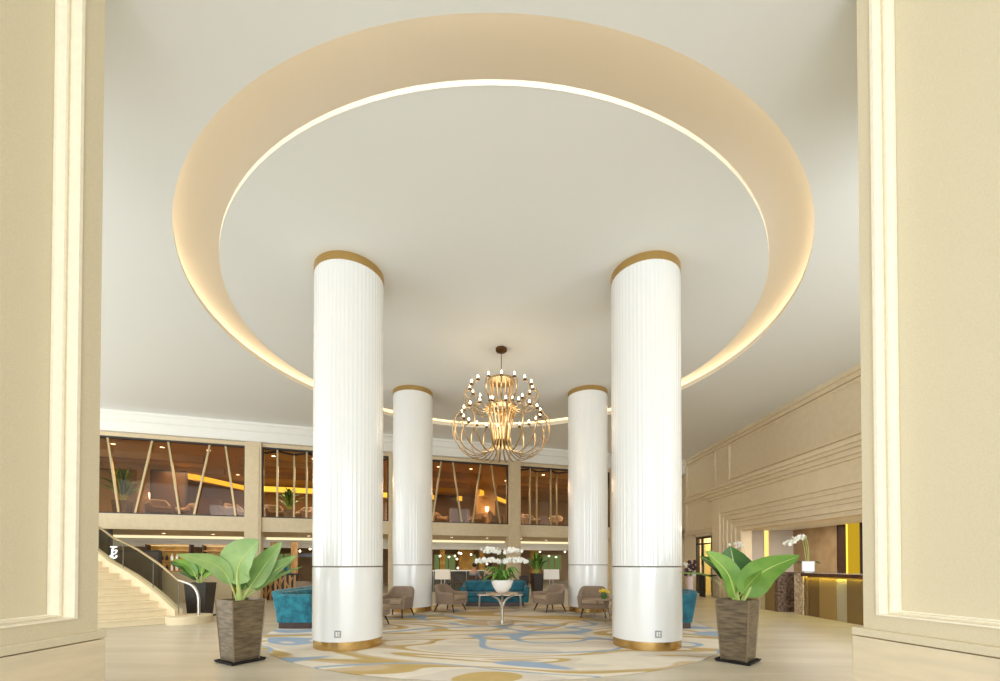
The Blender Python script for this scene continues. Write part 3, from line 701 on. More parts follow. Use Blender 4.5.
# orchid pedestal, bowl and orchids
t = thing('pedestal_table','slender forked steel pedestal table on a round base, centre of the rug','table',(.05,9.55,.019))
q = MB(); q.lathe([(.001,0),(.27,0),(.275,.01),(.27,.018),(.001,.02)],48); q.build('base_plate', M['steel'], t, smooth=40)
q = MB(); q.tube([(0,0,.018),(0,0,.33)],.032,12); q.build('stem', M['steel'], t, smooth=60)
for sx_,sy_ in ((-1,-.35),(1,-.35),(0,1)):
    q = MB(); q.tube(smoothpath([(0,0,.28),(sx_*.02,sy_*.02,.40),(sx_*.10,sy_*.10,.56),(sx_*.30,sy_*.30,.675)],6),[.03]*9+[.025]*10,10); q.build('arm', M['steel'], t, smooth=60)
q = MB(); q.lathe([(.001,.675),(.36,.675),(.37,.683),(.36,.695),(.001,.695)],48); q.build('tabletop', M['paleglass'], t, smooth=40)
t = thing('orchid_bowl','white bowl of white orchids on the forked pedestal table','flower arrangement',(.05,9.55,.715))
q = MB(); q.lathe([(.001,0),(.10,.0),(.14,.03),(.20,.12),(.245,.24),(.25,.29),(.235,.29),(.225,.24),(.001,.22)],40); q.build('bowl', M['bowl'], t, smooth=60)
for k_ in range(26):
    a = k_*2.4; r_ = .32+.14*((k_*7)%5)/5; zt = .30+.22*((k_*3)%4)/4
    blade(t, (.08*math.cos(a),.08*math.sin(a),.24), (r_*.6*math.cos(a),r_*.6*math.sin(a),zt+.10), (r_*1.15*math.cos(a),r_*1.15*math.sin(a),zt-.04), .045, (0,-.3,1), 'leaf' if k_%3 else 'leafd', rib='leaf', stalk=.1)
for k_ in range(22):
    side = -1 if k_%2 else 1; low = k_ < 14; dy = R.uniform(-.2,.2); zt = (.745 if low else .955)+R.uniform(-.03,.03)
    xe = (R.uniform(.46,.60) if low else R.uniform(.36,.46)); xs = R.uniform(.0,.1)
    if low: pts = [(side*xs*.6,dy*.3,.26),(side*xs*1.2,dy*.6,.55),(side*.04,dy,zt-.05),(side*(xe*.5),dy,zt+.01),(side*xe,dy*1.2,zt-.015)]
    else: pts = [(side*xs*.5,dy*.3,.26),(side*.02,dy*.6,.6),(side*.06,dy,zt-.04),(side*(xe*.6),dy,zt+.02),(side*xe,dy*1.2,zt)]
    spray(t, pts, 10, .56, .044, jit=.02, sr=.004)
# coffee table
t = thing('coffee_table','long low coffee table with pale top and thin steel legs before the teal sofa','table',(.0,12.5,.02))
q = MB(); q.box(-.66,-.3,.43,.66,.3,.455); q.build('tabletop', M['paleglass'], t, bev=.005)
for sx_ in (-1,1):
    for sy_ in (-1,1):
        q = MB(); q.tube([(sx_*.60,sy_*.26,.43),(sx_*.62,sy_*.27,0)],.014,8); q.build('leg', M['steel'], t)
q = MB(); q.tube([(-.60,-.26,.425),(.60,-.26,.425),(.60,.26,.425),(-.60,.26,.425),(-.60,-.26,.425)],.012,6); q.build('frame', M['steel'], t)
# side table with yellow flowers
def side_table(loc, lab):
    t = thing('side_table', lab, 'table', loc)
    q = MB(); q.lathe([(.001,.50),(.27,.50),(.28,.51),(.27,.53),(.001,.53)],32); q.build('tabletop', M['taupelt'], t, smooth=40)
    for a in (.5,2.6,4.7):
        q = MB(); q.tube([(.12*math.cos(a),.12*math.sin(a),.50),(.24*math.cos(a),.24*math.sin(a),0)],[.018,.011],8); q.build('leg', M['taupe'], t)
side_table((2.42,9.92,.019),'small round taupe side table holding yellow flowers beside the front right column')
t = thing('flower_pot','small glass pot of yellow flowers on the side table by the front right column','flower pot',(2.44,9.88,.549))
q = MB(); q.lathe([(.001,0),(.05,0),(.07,.06),(.06,.12),(.05,.12),(.05,.1),(.001,.1)],20); q.build('pot', M['leafd'], t, smooth=50)
for k_ in range(14):
    a = k_*2.4; r_ = .03+.09*(k_/14)
    spray(t, [(0,0,.1),(r_*.6*math.cos(a),r_*.6*math.sin(a),.16),(r_*math.cos(a),r_*math.sin(a),.21-.05*(k_/14))],1,1.0,.035,'yellowpetal',jit=.005,sr=.003)
def slimlamp(loc, lab, m):
    t = thing('floor_lamp', lab, 'lamp', loc, 0, 'lamps with rectangular shades')
    q = MB(); q.box(-.16,-.1,0,.16,.1,.02); q.build('base', M['steel'], t, bev=.004)
    q = MB(); q.tube([(-.06,0,.02),(-.06,0,.86)],.013); q.tube([(.06,0,.02),(.06,0,.86)],.013); q.build('pole', M['steel'], t)
    q = MB(); 
    for a in (((-.26,-.13),(.26,-.13)),((.26,-.13),(.26,.13)),((.26,.13),(-.26,.13)),((-.26,.13),(-.26,-.13))):
        (xa,ya),(xb,yb) = a; q.add([(xa,ya,.82),(xb,yb,.82),(xb*.97,yb*.97,1.16),(xa*.97,ya*.97,1.16)],[(0,1,2,3)])
    q.box(-.08,-.01,.84,.08,.01,.87)
    q.build('lamp_shade', m, t)
slimlamp((-1.98,14.6,0),'lamp with a cream rectangular shade left of the rear teal sofa',M['shade'])
slimlamp((1.78,14.6,0),'lamp with a white rectangular shade right of the rear teal sofa',M['shadewhite'])

# ------------------------------------------------------------------ staircase
nose = []
data = [(1,-.79,9.75),(2,-.81,9.9),(3,-.829,10.1),(4,-.85,10.35),(5,-.872,10.6),(6,-.894,10.9),(7,-.92,11.25),(8,-.945,11.6)]
for n_,k_,y in data: nose.append(Vector((k_*y+.20,y,0)))
d_ = (nose[-1]-nose[-2])
while len(nose) < 15:
    d_ = Matrix.Rotation(math.radians(1.0),3,'Z') @ d_; d_.length = min(d_.length,.45); nose.append(nose[-1]+d_)
rs_ = .16; 
stc = thing('staircase','curved cream stone staircase rising to the left behind the left pier','staircase',(-8.5,9.5,0)); org = Vector((-8.5,9.5,0))
def inner(i):
    ang = math.radians(222+ i*1.6); return nose[i]+Vector((math.cos(ang),math.sin(ang),0))*3.6
for i in range(14):
    a, b_ = nose[i]-org, inner(i)-org; c, d2 = nose[i+1]-org, inner(i+1)-org
    ext = (c-a)*.0
    q = MB(); q.prism([(a.x,a.y),(c.x,c.y),(d2.x,d2.y),(b_.x,b_.y)], 0, rs_*(i+1)-.035)
    nf = (a-c).normalized()*.03
    a2, b2 = a+nf, b_+nf
    q.prism([(a2.x,a2.y),(c.x,c.y),(d2.x,d2.y),(b2.x,b2.y)], rs_*(i+1)-.035, rs_*(i+1))
    q.build('step', M['stairstone'], stc, bev=.006)
# stringer and glass
def offp(i, o): 
    t_ = (nose[min(i+1,len(nose)-1)]-nose[max(i-1,0)]).normalized(); nn = Vector((t_.y,-t_.x,0)); nn = nn if nn.y > 0 else -nn
    return nose[i]+nn*o-org
q = MB(); vs = []; K = 14
for i in range(K):
    z = rs_*(i+1)
    for o_ in (-.02,.14): p = offp(i,o_); vs += [(p.x,p.y,0),(p.x,p.y,z+.14)]
fs = []
for i in range(K-1):
    a = 4*i; fs += [(a,a+4,a+5,a+1),(a+2,a+3,a+7,a+6),(a+1,a+5,a+7,a+3),(a,a+2,a+6,a+4)]
fs += [(0,1,3,2),(4*K-4,4*K-2,4*K-1,4*K-3)]
q.add(vs,fs); q.build('stringer', M['stairstone'], stc, fix=True)
gl = [offp(i,.06)+Vector((0,0,rs_*(i+1))) for i in range(K)]
q = MB(); vs = []
for p in gl: vs += [(p.x,p.y,p.z+.10),(p.x,p.y,p.z+.78)]
q.add(vs,[(2*i,2*i+2,2*i+3,2*i+1) for i in range(K-1)]); q.build('glass_panel', M['glass'], stc)
for i in (0,3,6,9):
    p = gl[i]; q = MB(); q.tube([(p.x,p.y,p.z+.05),(p.x,p.y,p.z+.80)],.010,6); q.build('glass_clamp', M['seam'], stc)
rail = [Vector((p.x,p.y,p.z+.82)) for p in gl][::-1]
e = gl[0]; base = Vector((-7.55,10.05,0))-org
lead = [Vector((e.x+.10,e.y,e.z+.79)),Vector((e.x+.26,e.y+.03,e.z+.72)),Vector((e.x+.37,e.y+.04,e.z+.60)),Vector((e.x+.43,e.y+.04,e.z+.42)),Vector((e.x+.44,e.y+.04,e.z+.2)),Vector((e.x+.44,e.y+.04,.165))]
q = MB(); q.tube(smoothpath(rail+lead[:1],4),.026,10); q.build('handrail', M['mullion'], stc, smooth=60)
q = MB(); q.tube(smoothpath([rail[-1]]+lead,5),.032,12); q.build('rail_end', M['steel'], stc, smooth=60)
q = MB(); bc = e+Vector((.24,.03,0)); q.lathe([(.001,.0),(.45,.0),(.45,.16),(.44,.17),(.001,.17)],40,(bc.x,bc.y)); q.build('rounded_base', M['stairstone'], stc, smooth=40)

# ------------------------------------------------------------------ chandelier
CHX, CHY = .03, 9.6
ch = thing('chandelier','large two tiered golden chandelier of curved arms with glowing bulbs, hanging from the ceiling disc','chandelier',(CHX,CHY,3.75))
zb = 3.75
q = MB(); q.lathe([(.001,H-zb),(.13,H-zb),(.13,H-zb-.05),(.10,H-zb-.075),(.001,H-zb-.08)],28); q.build('canopy', M['bronze'], ch, smooth=40)
q = MB(); q.tube([(0,0,H-zb-.07),(0,0,1.2)],.008,6); q.build('rod', M['bronze'], ch)
q = MB(); q.lathe([(.12,5.59-zb),(.30,5.59-zb),(.31,5.56-zb),(.30,5.53-zb),(.12,5.53-zb)],32); q.lathe([(.001,5.51-zb),(.12,5.53-zb),(.12,5.60-zb),(.001,5.62-zb)],24); q.build('top_ring', M['gold'], ch, smooth=40)
q = MB(); q.lathe([(.18,4.98-zb),(.36,4.98-zb),(.37,4.95-zb),(.36,4.92-zb),(.18,4.92-zb)],32); q.build('middle_ring', M['gold'], ch, smooth=40)
q = MB(); q.lathe([(.001,4.04-zb),(.06,4.05-zb),(.15,4.12-zb),(.17,4.16-zb),(.15,4.2-zb),(.001,4.22-zb)],28); q.build('bottom_boss', M['bronze'], ch, smooth=40)
def tier(n_, pts, br, bz, ph):
    path = smoothpath([(r,0,z-zb) for r,z in pts], 7)
    q = MB(); q.tube(path, .019, 6, flat=.55, up=(0,1,0)); arm0 = q.build('arm', M['gold'], ch, smooth=60)
    q = MB(); q.lathe([(.001,bz-zb-.015),(.035,bz-zb-.01),(.045,bz-zb+.005),(.03,bz-zb+.012),(.001,bz-zb+.012)],12,(br,0)); q.lathe([(.012,bz-zb+.01),(.012,bz-zb+.045)],8,(br,0)); cup = q.build('cup', M['bronze'], arm0, smooth=50)
    q = MB(); q.lathe([(.001,bz-zb+.04),(.012,bz-zb+.045),(.021,bz-zb+.065),(.019,bz-zb+.083),(.008,bz-zb+.105),(.001,bz-zb+.115)],10,(br,0)); bl = q.build('bulb', M['bulb'], arm0, smooth=60)
    arm0.rotation_euler = (0,0,ph)
    for i in range(1,n_):
        a = arm0.copy(); col.objects.link(a); a.parent = ch; a.rotation_euler = (0,0,ph+2*PI*i/n_)
        for c_ in (cup,bl): d3 = c_.copy(); col.objects.link(d3); d3.parent = a
zsq = lambda L_: [(r,4.62+(z-4.62)*.955) for r,z in L_]
tier(20,zsq([(.36,4.95),(.31,4.8),(.24,4.55),(.20,4.3),(.21,4.1),(.32,3.90),(.58,3.79),(.88,3.92),(1.08,4.22),(1.11,4.5),(1.04,4.68),(.93,4.74),(.9,4.755)]),.90,4.763,.1)
tier(16,zsq([(.30,5.60),(.27,5.45),(.23,5.25),(.22,5.08),(.27,4.94),(.44,4.86),(.64,4.92),(.80,5.04),(.86,5.20),(.82,5.33),(.74,5.38),(.72,5.39)]),.72,5.37,.0)

# ------------------------------------------------------------------ people (far away in the bar)
def person(loc, rz, lab, top, seated=True):
    t = thing('person', lab, 'person', loc, rz)
    def skin(name, m, V_, E_, RR, root=0, lev=2):
        me = bpy.data.meshes.new(name); me.from_pydata(V_, E_, []); me.materials.append(m)
        for p in me.polygons: p.use_smooth = True
        o = bpy.data.objects.new(name, me); col.objects.link(o); o.parent = t
        s_ = o.modifiers.new('skin','SKIN'); s_.use_smooth_shade = True
        for i, r_ in enumerate(RR): me.skin_vertices[0].data[i].radius = (r_,r_) if not isinstance(r_,tuple) else r_
        me.skin_vertices[0].data[root].use_root = True
        o.modifiers.new('sub','SUBSURF').render_levels = lev; return o
    import bmesh
    def ensure(me): pass
    hz = .55
    V_ = [(0,0,hz),(0,.02,hz+.25),(0,-.02,hz+.45),(0,-.05,hz+.55),(0,-.06,hz+.66),(0,-.07,hz+.76),
          (-.19,-.02,hz+.43),(-.24,-.10,hz+.2),(-.16,-.34,hz+.18),(-.13,-.42,hz+.18), (.19,-.02,hz+.43),(.24,-.10,hz+.2),(.16,-.34,hz+.18),(.13,-.42,hz+.18),
          (-.10,-.02,hz),(-.13,-.44,hz+.02),(-.13,-.42,.08),(-.13,-.55,.04),(.10,-.02,hz),(.13,-.44,hz+.02),(.13,-.42,.08),(.13,-.55,.04)]
    E_ = [(0,1),(1,2),(2,3),(3,4),(4,5),(2,6),(6,7),(7,8),(8,9),(2,10),(10,11),(11,12),(12,13),(0,14),(14,15),(15,16),(16,17),(0,18),(18,19),(19,20),(20,21)]
    RR = [.13,.13,.13,.055,.08,.075,.06,.045,.035,.03,.06,.045,.035,.03,.085,.065,.045,.035,.085,.065,.045,.035]
    make_skin(t,'body',M['skin'],V_,E_,RR)
    V2 = [V_[0],V_[1],V_[2],V_[6],V_[7],V_[10],V_[11]]; E2 = [(0,1),(1,2),(2,3),(3,4),(2,5),(5,6)]
    make_skin(t,'shirt',top,V2,E2,[.155,.155,.155,.075,.06,.075,.06])
    V3 = [V_[0],V_[14],V_[15],V_[16],V_[18],V_[19],V_[20]]; E3 = [(0,1),(1,2),(2,3),(0,4),(4,5),(5,6)]
    make_skin(t,'trousers',M['black'],V3,E3,[.14,.10,.08,.06,.10,.08,.06])
    q = MB(); q.ball((0,-.045,hz+.75),.105,10,1.1); q.build('hair', M['hair'], t, smooth=80)
    q = MB(); q.tube([(0,-.135,hz+.70),(0,-.16,hz+.675)],[.010,.016],6); q.ball((-.03,-.135,hz+.71),.010,6); q.ball((.03,-.135,hz+.71),.010,6); q.build('face', M['skin'], t)
def make_skin(t, name, m, V_, E_, RR):
    import bmesh
    me = bpy.data.meshes.new(name); bm = bmesh.new(); vl = bm.verts.layers.skin.verify()
    bv = []
    for p, r_ in zip(V_,RR):
        v = bm.verts.new(p); v[vl].radius = (r_,r_); bv.append(v)
    bv[0][vl].use_root = True
    for a,b_ in E_: bm.edges.new((bv[a],bv[b_]))
    bm.to_mesh(me); bm.free(); me.materials.append(m)
    o = bpy.data.objects.new(name, me); col.objects.link(o); o.parent = t
    s_ = o.modifiers.new('skin','SKIN'); s_.use_smooth_shade = True
    sb = o.modifiers.new('sub','SUBSURF'); sb.levels = 1; sb.render_levels = 1
    return o
def at(px, Y): return (px-500)/FP*Y
def dchair(loc, rz, lab, h=.48):
    t = thing('stool', lab, 'stool', loc, rz, 'bar stools')
    q = MB(); q.box(-.2,-.2,h-.06,.2,.2,h); q.build('seat', M['wooddark'], t, bev=.015)
    q = MB(); q.box(-.2,.17,h+.12,.2,.2,h+.36); q.tube([(-.17,.185,h),(-.17,.185,h+.2)],.012); q.tube([(.17,.185,h),(.17,.185,h+.2)],.012); q.build('backrest', M['wooddark'], t)
    for sx_ in (-1,1):
        for sy_ in (-1,1):
            q = MB(); q.tube([(sx_*.16,sy_*.16,h-.06),(sx_*.19,sy_*.19,0)],.014,6); q.build('leg', M['dark'], t)
    return t
person((at(474,18.6),18.6,0),math.radians(150),'person in a grey top with dark hair seated behind the rear teal sofa',M['grey'])
dchair((at(474,18.6),18.6,0),math.radians(150),'dark stool under the person in grey')
person((at(490,19.6),19.6,0),math.radians(200),'person in a cream top seated in the bar behind the orchids',M['cream'])
dchair((at(490,19.6),19.6,0),math.radians(200),'dark stool under the person in cream')
dchair((at(445,18.8),18.8,0),math.radians(170),'dark stool behind the lamp left of the rear sofa')
dchair((at(458,19.2),19.2,0),math.radians(185),'dark stool left of the person in grey')
# bar counter and rail
t = thing('bar_counter','long pale topped bar counter across the third bay behind the sofa','counter',wp(11.7,3.3,0),ANG)
q = MB(); q.box(-2.1,-.2,.98,2.3,.25,1.03); q.build('countertop', M['white'], t)
q = MB(); q.box(-2.1,.05,0,2.3,.2,.98); q.build('front', mat('grey_green_panel',(84,84,72),.5), t)
for x in (-2.0,-1.2,-.4,.4,1.2,2.1): q = MB(); q.tube([(x,-.16,0),(x,-.16,.98)],.018,6); q.build('leg', M['steel'], t)
# amber pillars, garden windows and shelves at the far wall of the bar
for i,(px,w,lab) in enumerate(((463,.9,'left of the seated people'),(478,.35,'above the seated people'),(531,.6,'behind the tall palm'),(440,.3,'at the left end of the third bay'))):
    s_ = px2s(px,10); t = thing('amber_pillar','amber lit pillar in the bar, '+lab,'pillar',wp(s_,9.2,0),ANG,'amber pillars in the bar')
    q = MB(); q.box(-w/2,-.2,0,w/2,.2,2.28); q.build('shaft', M['amber'], t); q = MB(); q.box(-w/2-.02,-.22,0,w/2+.02,.22,.12); q.build('foot', M['dark'], t)
for i,(px,w,lab) in enumerate(((445,1.5,'left of the amber pillars'),(471,.8,'between the amber pillars'),(552,1.6,'at the right of the fourth bay'),(575,.8,'far right of the fourth bay'),(280,1.2,'behind the wooden buffet'))):
    s_ = px2s(px,12); t = thing('garden_window','green garden window at the far wall of the bar, '+lab,'window',wp(s_,12.1,1.3),ANG,'garden windows of the bar')
    q = MB(); q.box(-w/2,-.01,-.5,w/2,.02,.65); q.build('pane', M['greenwin'], t)
    q = MB()
    for x in (-w/2,-w/6,w/6,w/2): q.box(x-.03,-.05,-.53,x+.03,.02,.68)
    q.box(-w/2,-.05,.64,w/2,.02,.70); q.box(-w/2,-.05,-.56,w/2,.02,-.5); q.build('window_frame', M['woodlattice'], t)
# pendant globes
g0 = None
for i,(px,py) in enumerate(((455,556),(459,553),(449,557),(461,553.5),(457,559),(458,568),(471,554.5),(487,564),(540,552),(549,556),(556,557),(565,552),(300,551),(310,549),(440,556))):
    s_ = px2s(px,7); p = Vector(wp(s_,7)); z = CZ+(HY-py)*p.y/FP; z = min(z,2.2)
    if g0 is None:
        g0 = thing('pendant_globe','small glowing globe pendant hanging in the bar','pendant light',(p.x,p.y,z),0,'globe pendants of the bar')
        q = MB(); q.ball((0,0,0),.05,8); q.build('globe', M['down'], g0, smooth=60)
        q = MB(); q.tube([(0,0,.05),(0,0,.1)],.012,6); q.build('cap', M['dark'], g0)
        t_ = g0
    else: t_ = copy_tree(g0,(p.x,p.y,z))
    q = MB(); q.tube([(0,0,.09),(0,0,2.3-z)],.004,4); q.build('cord', M['dark'], t_)

# tall palm in dark planter, right of the sofa
def palm(loc, lab, hp, pm, w, n_, Lf, sc=1):
    t = thing('potted_palm', lab, 'potted plant', loc)
    square_pot(t, pm, w, w*.8, hp, .3, tray=False)
    for k_ in range(n_):
        a = k_*2.4; e = .25+.75*((k_*5)%7)/7; r_ = Lf*e*.8; z_ = hp+Lf*(1.15-e*.75)
        blade(t, (0,0,hp-.05), (r_*.45*math.cos(a),r_*.45*math.sin(a),hp+(z_-hp)*.75), (r_*math.cos(a),r_*math.sin(a),z_), .035+.05*sc, (-math.cos(a)*.3,-math.sin(a)*.3-.3,1), 'leaf' if k_%2 else 'leafd', stalk=.2)
palm((at(537,17.6),17.6,0),'leafy palm in a tall dark planter behind the white shaded lamp',.95,M['potblack'],.22,18,.95)
t = thing('planter','tall empty dark planter left of the palm behind the sofa','planter',(at(524,17.4),17.4,0)); square_pot(t, M['potblack'], .16,.14,.85,.2,tray=False)
p_ = wp(px2s(122,1.3),1.3,2.98); palm(p_,'dark palm in a pale pot behind the first mezzanine window',.6,M['pot'],.22,26,1.25)

# buffet in bay two
t = thing('buffet','honey wood lattice buffet with dark top behind the left teal sofa','buffet',wp(px2s(277,.9),1.0,0),ANG)
q = MB(); q.box(-.7,-.3,0,.7,.3,.92); q.build('body', M['wooddark'], t)
for i in range(9):
    x = -.69+i*.163; q = MB(); q.box(x,-.35,.0,x+.07,-.3,.92); q.build('slat', M['woodlattice'], t)
q = MB()
for i in range(4): q.beam((-.62+i*.3,-.335,.1),(-.32+i*.3,-.335,.85),.04,.03); q.beam((-.32+i*.3,-.335,.1),(-.62+i*.3,-.335,.85),.04,.03)
q.build('lattice', M['woodlattice'], t)
q = MB(); q.box(-.75,-.4,.92,.75,.34,.98); q.build('worktop', M['dark'], t)
bt = None
for i,(x,hh,mm) in enumerate(((-.35,.18,'white'),(-.15,.26,'black'),(.05,.2,'teal'),(.3,.32,'teal'),(.45,.22,'grey'),(-.6,.25,'leafd'))):
    nm = {'white':'small white jar','black':'black bottle','teal':('short teal bottle' if i==2 else 'tall teal bottle'),'grey':'grey jar','leafd':'dark green bottle'}[mm]
    q = MB(); q.lathe([(.001,0),(.06,0),(.065,hh*.6),(.025,hh*.8),(.022,hh),(.001,hh)],14); o = q.build('bottle', M[mm], smooth=50)
    o.location = Matrix.Translation(wp(px2s(277,.9),1.0,.982)) @ Matrix.Rotation(ANG,4,'Z') @ Vector((x,0,0)); tag(o, nm+' standing on the honey wood buffet', 'bottle', 'bottles on the buffet')
for s_,lab in ((px2s(276,3),'upright honey wood post screen behind the buffet, left one'),(px2s(296,3),'upright honey wood post screen behind the buffet, right one')):
    t = thing('post', lab, 'post', wp(s_,2.6,0), ANG); q = MB(); q.box(-.12,-.1,0,.12,.1,2.25); q.build('shaft', M['woodlattice'], t); q = MB(); q.box(-.14,-.12,0,.14,.12,.1); q.build('foot', M['dark'], t)
t = thing('hanging_sign','dark slate board hanging over the buffet near the front left column','sign',wp(px2s(307,3),3.4,1.72),ANG)
q = MB(); q.box(-.55,-.02,-.08,.55,.02,.08); q.build('board', M['greyboard'], t); q = MB(); q.tube([(-.3,0,.08),(-.3,0,.5)],.006,4); q.tube([(.3,0,.08),(.3,0,.5)],.006,4); q.build('cord', M['dark'], t)
o = copy_tree(A0, wp(px2s(309,-.7),-.75,0), ANG+2.6, 'armchair behind the left teal sofa, beside the wooden buffet', 'taupe armchairs')
# tables and furniture behind the mezzanine glass
mz = []
for i,(px,d_,rz,lab) in enumerate(((158,1.6,.6,'armchair behind the first mezzanine window, leftmost'),(190,2.4,-.4,'armchair behind the first mezzanine window, centre'),(236,2.2,.9,'armchair behind the first mezzanine window, rightmost'),
    (437,2.5,.5,'armchair behind the third mezzanine window, left'),(478,2.2,-.6,'armchair behind the third mezzanine window, centre'),(496,1.5,1.2,'armchair behind the third mezzanine window, right'))):
    c_ = copy_tree(A0, wp(px2s(px,d_),d_,2.985), ANG+rz, lab, 'mezzanine armchairs')
for px,d_,rz,lab in ((274,2.0,.4,'armchair behind the second, pleated mezzanine window, left'),(302,2.4,-.7,'armchair behind the second, pleated mezzanine window, right'),(530,2.0,.3,'armchair behind the fourth, pleated mezzanine window, left'),(556,2.2,-.4,'armchair behind the fourth, pleated mezzanine window, right')):
    copy_tree(A0, wp(px2s(px,d_),d_,2.985), ANG+rz, lab, 'mezzanine armchairs')
palm(wp(px2s(289,1.4),1.4,2.98),'palm in a bronze pot behind the second, pleated mezzanine window',.5,M['pot'],.18,18,.9)
for px,d_,lab in ((208,1.2,'cloth covered table behind the first mezzanine window'),(458,1.1,'cloth covered table behind the third mezzanine window')):
    t = thing('dining_table', lab, 'table', wp(px2s(px,d_),d_,2.985), ANG)
    q = MB(); q.lathe([(.36,.1),(.37,.4),(.40,.72),(.39,.74),(.001,.745)],24); q.build('tablecloth', mat('rust_cloth',(118,88,58),.9), t, smooth=50)
    q = MB(); q.cyl(0,0,0,.5,.04,n=10); q.cyl(0,0,0,.03,.28,n=20); q.build('pedestal', M['dark'], t)
t = thing('wall_sconce','glowing brass wall sconce seen through the first mezzanine window','wall light',wp(px2s(153,4.4),4.2,4.15),ANG)
q = MB(); q.lathe([(.05,-.12),(.08,.0),(.10,.14)],16); q.build('lamp_shade', M['down'], t); q = MB(); q.tube([(0,0,-.1),(0,.12,-.15)],.015); q.build('bracket', M['gold'], t)
t2 = copy_tree(t, wp(px2s(486,4.4),4.2,4.15), ANG, 'glowing brass wall sconce seen through the third mezzanine window')
for px,lab in ((150,'amber lit wall end behind the first mezzanine window sconce'),(486,'amber lit wall end behind the third mezzanine window sconce')):
    t = thing('wall_panel', lab, 'wall panel', wp(px2s(px,4.4),4.5,2.98), ANG); q = MB(); q.box(-.5,-.1,0,.5,.1,2.3); q.build('panel', M['brownwall'], t); q = MB(); q.box(-.52,-.12,0,.52,.12,.1); q.build('skirting', M['dark'], t)

# back bar shelves behind the low wall
for px,w_,lab,gl in ((170,1.5,'open bar shelf full of bottles behind the stair glass and low wall','bottles on the shelf behind the low wall'),(222,1.3,'open bar shelf full of bottles behind the left potted plant','bottles on the shelf behind the left plant')):
    c_ = px2s(px,3); t = thing('bar_shelf', lab, 'shelf', wp(c_,3.0,0), ANG)
    q = MB(); q.box(-w_/2,.15,0,w_/2,.18,2.1); q.build('back_panel', M['amber'], t)
    for x in (-w_/2,w_/2-.05): q = MB(); q.box(x,-.18,0,x+.05,.18,2.12); q.build('side_panel', M['wooddark'], t)
    for z_ in (.5,1.05,1.45,1.85,2.09): q = MB(); q.box(-w_/2+.05,-.18,z_,w_/2-.05,.15,z_+.03); q.build('shelf_board', M['woodlattice'], t)
    q = MB(); q.box(-w_/2+.06,.12,2.06,w_/2-.06,.14,2.08); q.build('light_strip', M['coveband'], t)
    protos = []
    for k_,mm in enumerate(('leafd','black','petal','amber')):
        for z_ in (1.08,1.48):
            for q_ in range(2):
                x = -w_/2+.16+(k_*2+q_)*(w_-.32)/7.0
                P_ = Vector(wp(c_,3.0,0))+U*x-V*.05+Vector((0,0,z_+.002))
                if q_ == 0 and z_ < 1.1:
                    hh = .2+.03*k_; b_ = MB(); b_.lathe([(.001,0),(.045,0),(.048,hh*.6),(.018,hh*.8),(.016,hh),(.001,hh)],12); o = b_.build('bottle', M[mm], smooth=50); protos.append(o); o.location = P_
                    tag(o, {'leafd':'green','black':'black','petal':'white','amber':'amber'}[mm]+' bottle on the '+lab.split(' full')[0]+(' behind the stair glass' if px < 200 else ' behind the left plant'), 'bottle', gl+', '+{'leafd':'green','black':'black','petal':'white','amber':'amber'}[mm]+' ones')
                else: o2_ = protos[-1].copy(); col.objects.link(o2_); o2_.location = P_
# orchid and tablet on the reception desk
ox = 8.3
oy = lambda px: ox*FP/(px-500)
t = thing('tablet_stand','white square display stand on the near reception desk','display',(ox-.02,oy(809),1.126),-PI/2+.55)
q = MB(); q.box(-.15,-.01,.03,.15,.012,.31); q.build('frame', M['white'], t, bev=.004); q = MB(); q.box(-.135,-.014,.045,.135,-.0105,.295); q.build('screen', M['screen'], t); q = MB(); q.box(-.08,-.05,0,.08,.05,.03); q.build('foot', M['white'], t)
t = thing('potted_orchid','white orchid arching from a dark pot on the near reception desk','orchid',(8.5,oy(812)+.42,1.126))
q = MB(); q.lathe([(.001,0),(.09,0),(.13,.1),(.14,.2),(.12,.2),(.12,.17),(.001,.17)],24); q.build('pot', M['black'], t, smooth=50)
for k_ in range(8):
    a = k_*.8; blade(t,(0,0,.16),(.15*math.cos(a),.15*math.sin(a),.3),(.33*math.cos(a),.33*math.sin(a),.24),.05,(0,0,1),'leafd',rib='leafd',stalk=.1)
for k_,dy in ((0,0),(1,.09),(2,-.07)):
    spray(t,[(0,dy*.5,.17),(-.04,dy,.7),(-.12,dy,.97),(-.22,.03+dy,.98),(-.34,.08+dy,.90),(-.45,.12+dy,.80)],10,.42,.06,stem='brz0' if False else 'rib',jit=.03,sr=.008)
t = thing('potted_orchid','white orchid standing on the far reception desk behind the right potted plant','orchid',(8.15,13.9,1.126))
q = MB(); q.lathe([(.001,0),(.09,0),(.12,.1),(.13,.2),(.11,.2),(.001,.17)],24); q.build('pot', M['bowl'], t, smooth=50)
for k_ in range(6):
    a = k_*1.05; blade(t,(0,0,.16),(.13*math.cos(a),.13*math.sin(a),.28),(.28*math.cos(a),.28*math.sin(a),.2),.05,(0,0,1),'leafd',rib='leafd',stalk=.1)
for dy in (0,.1): spray(t,[(0,0,.17),(-.05,dy,.55),(-.15,dy,.88-dy),(-.4,dy-.1,.92-dy*1.6),(-.62,dy-.15,.86-dy*1.6)],8,.5,.055,jit=.03,stem='rib')
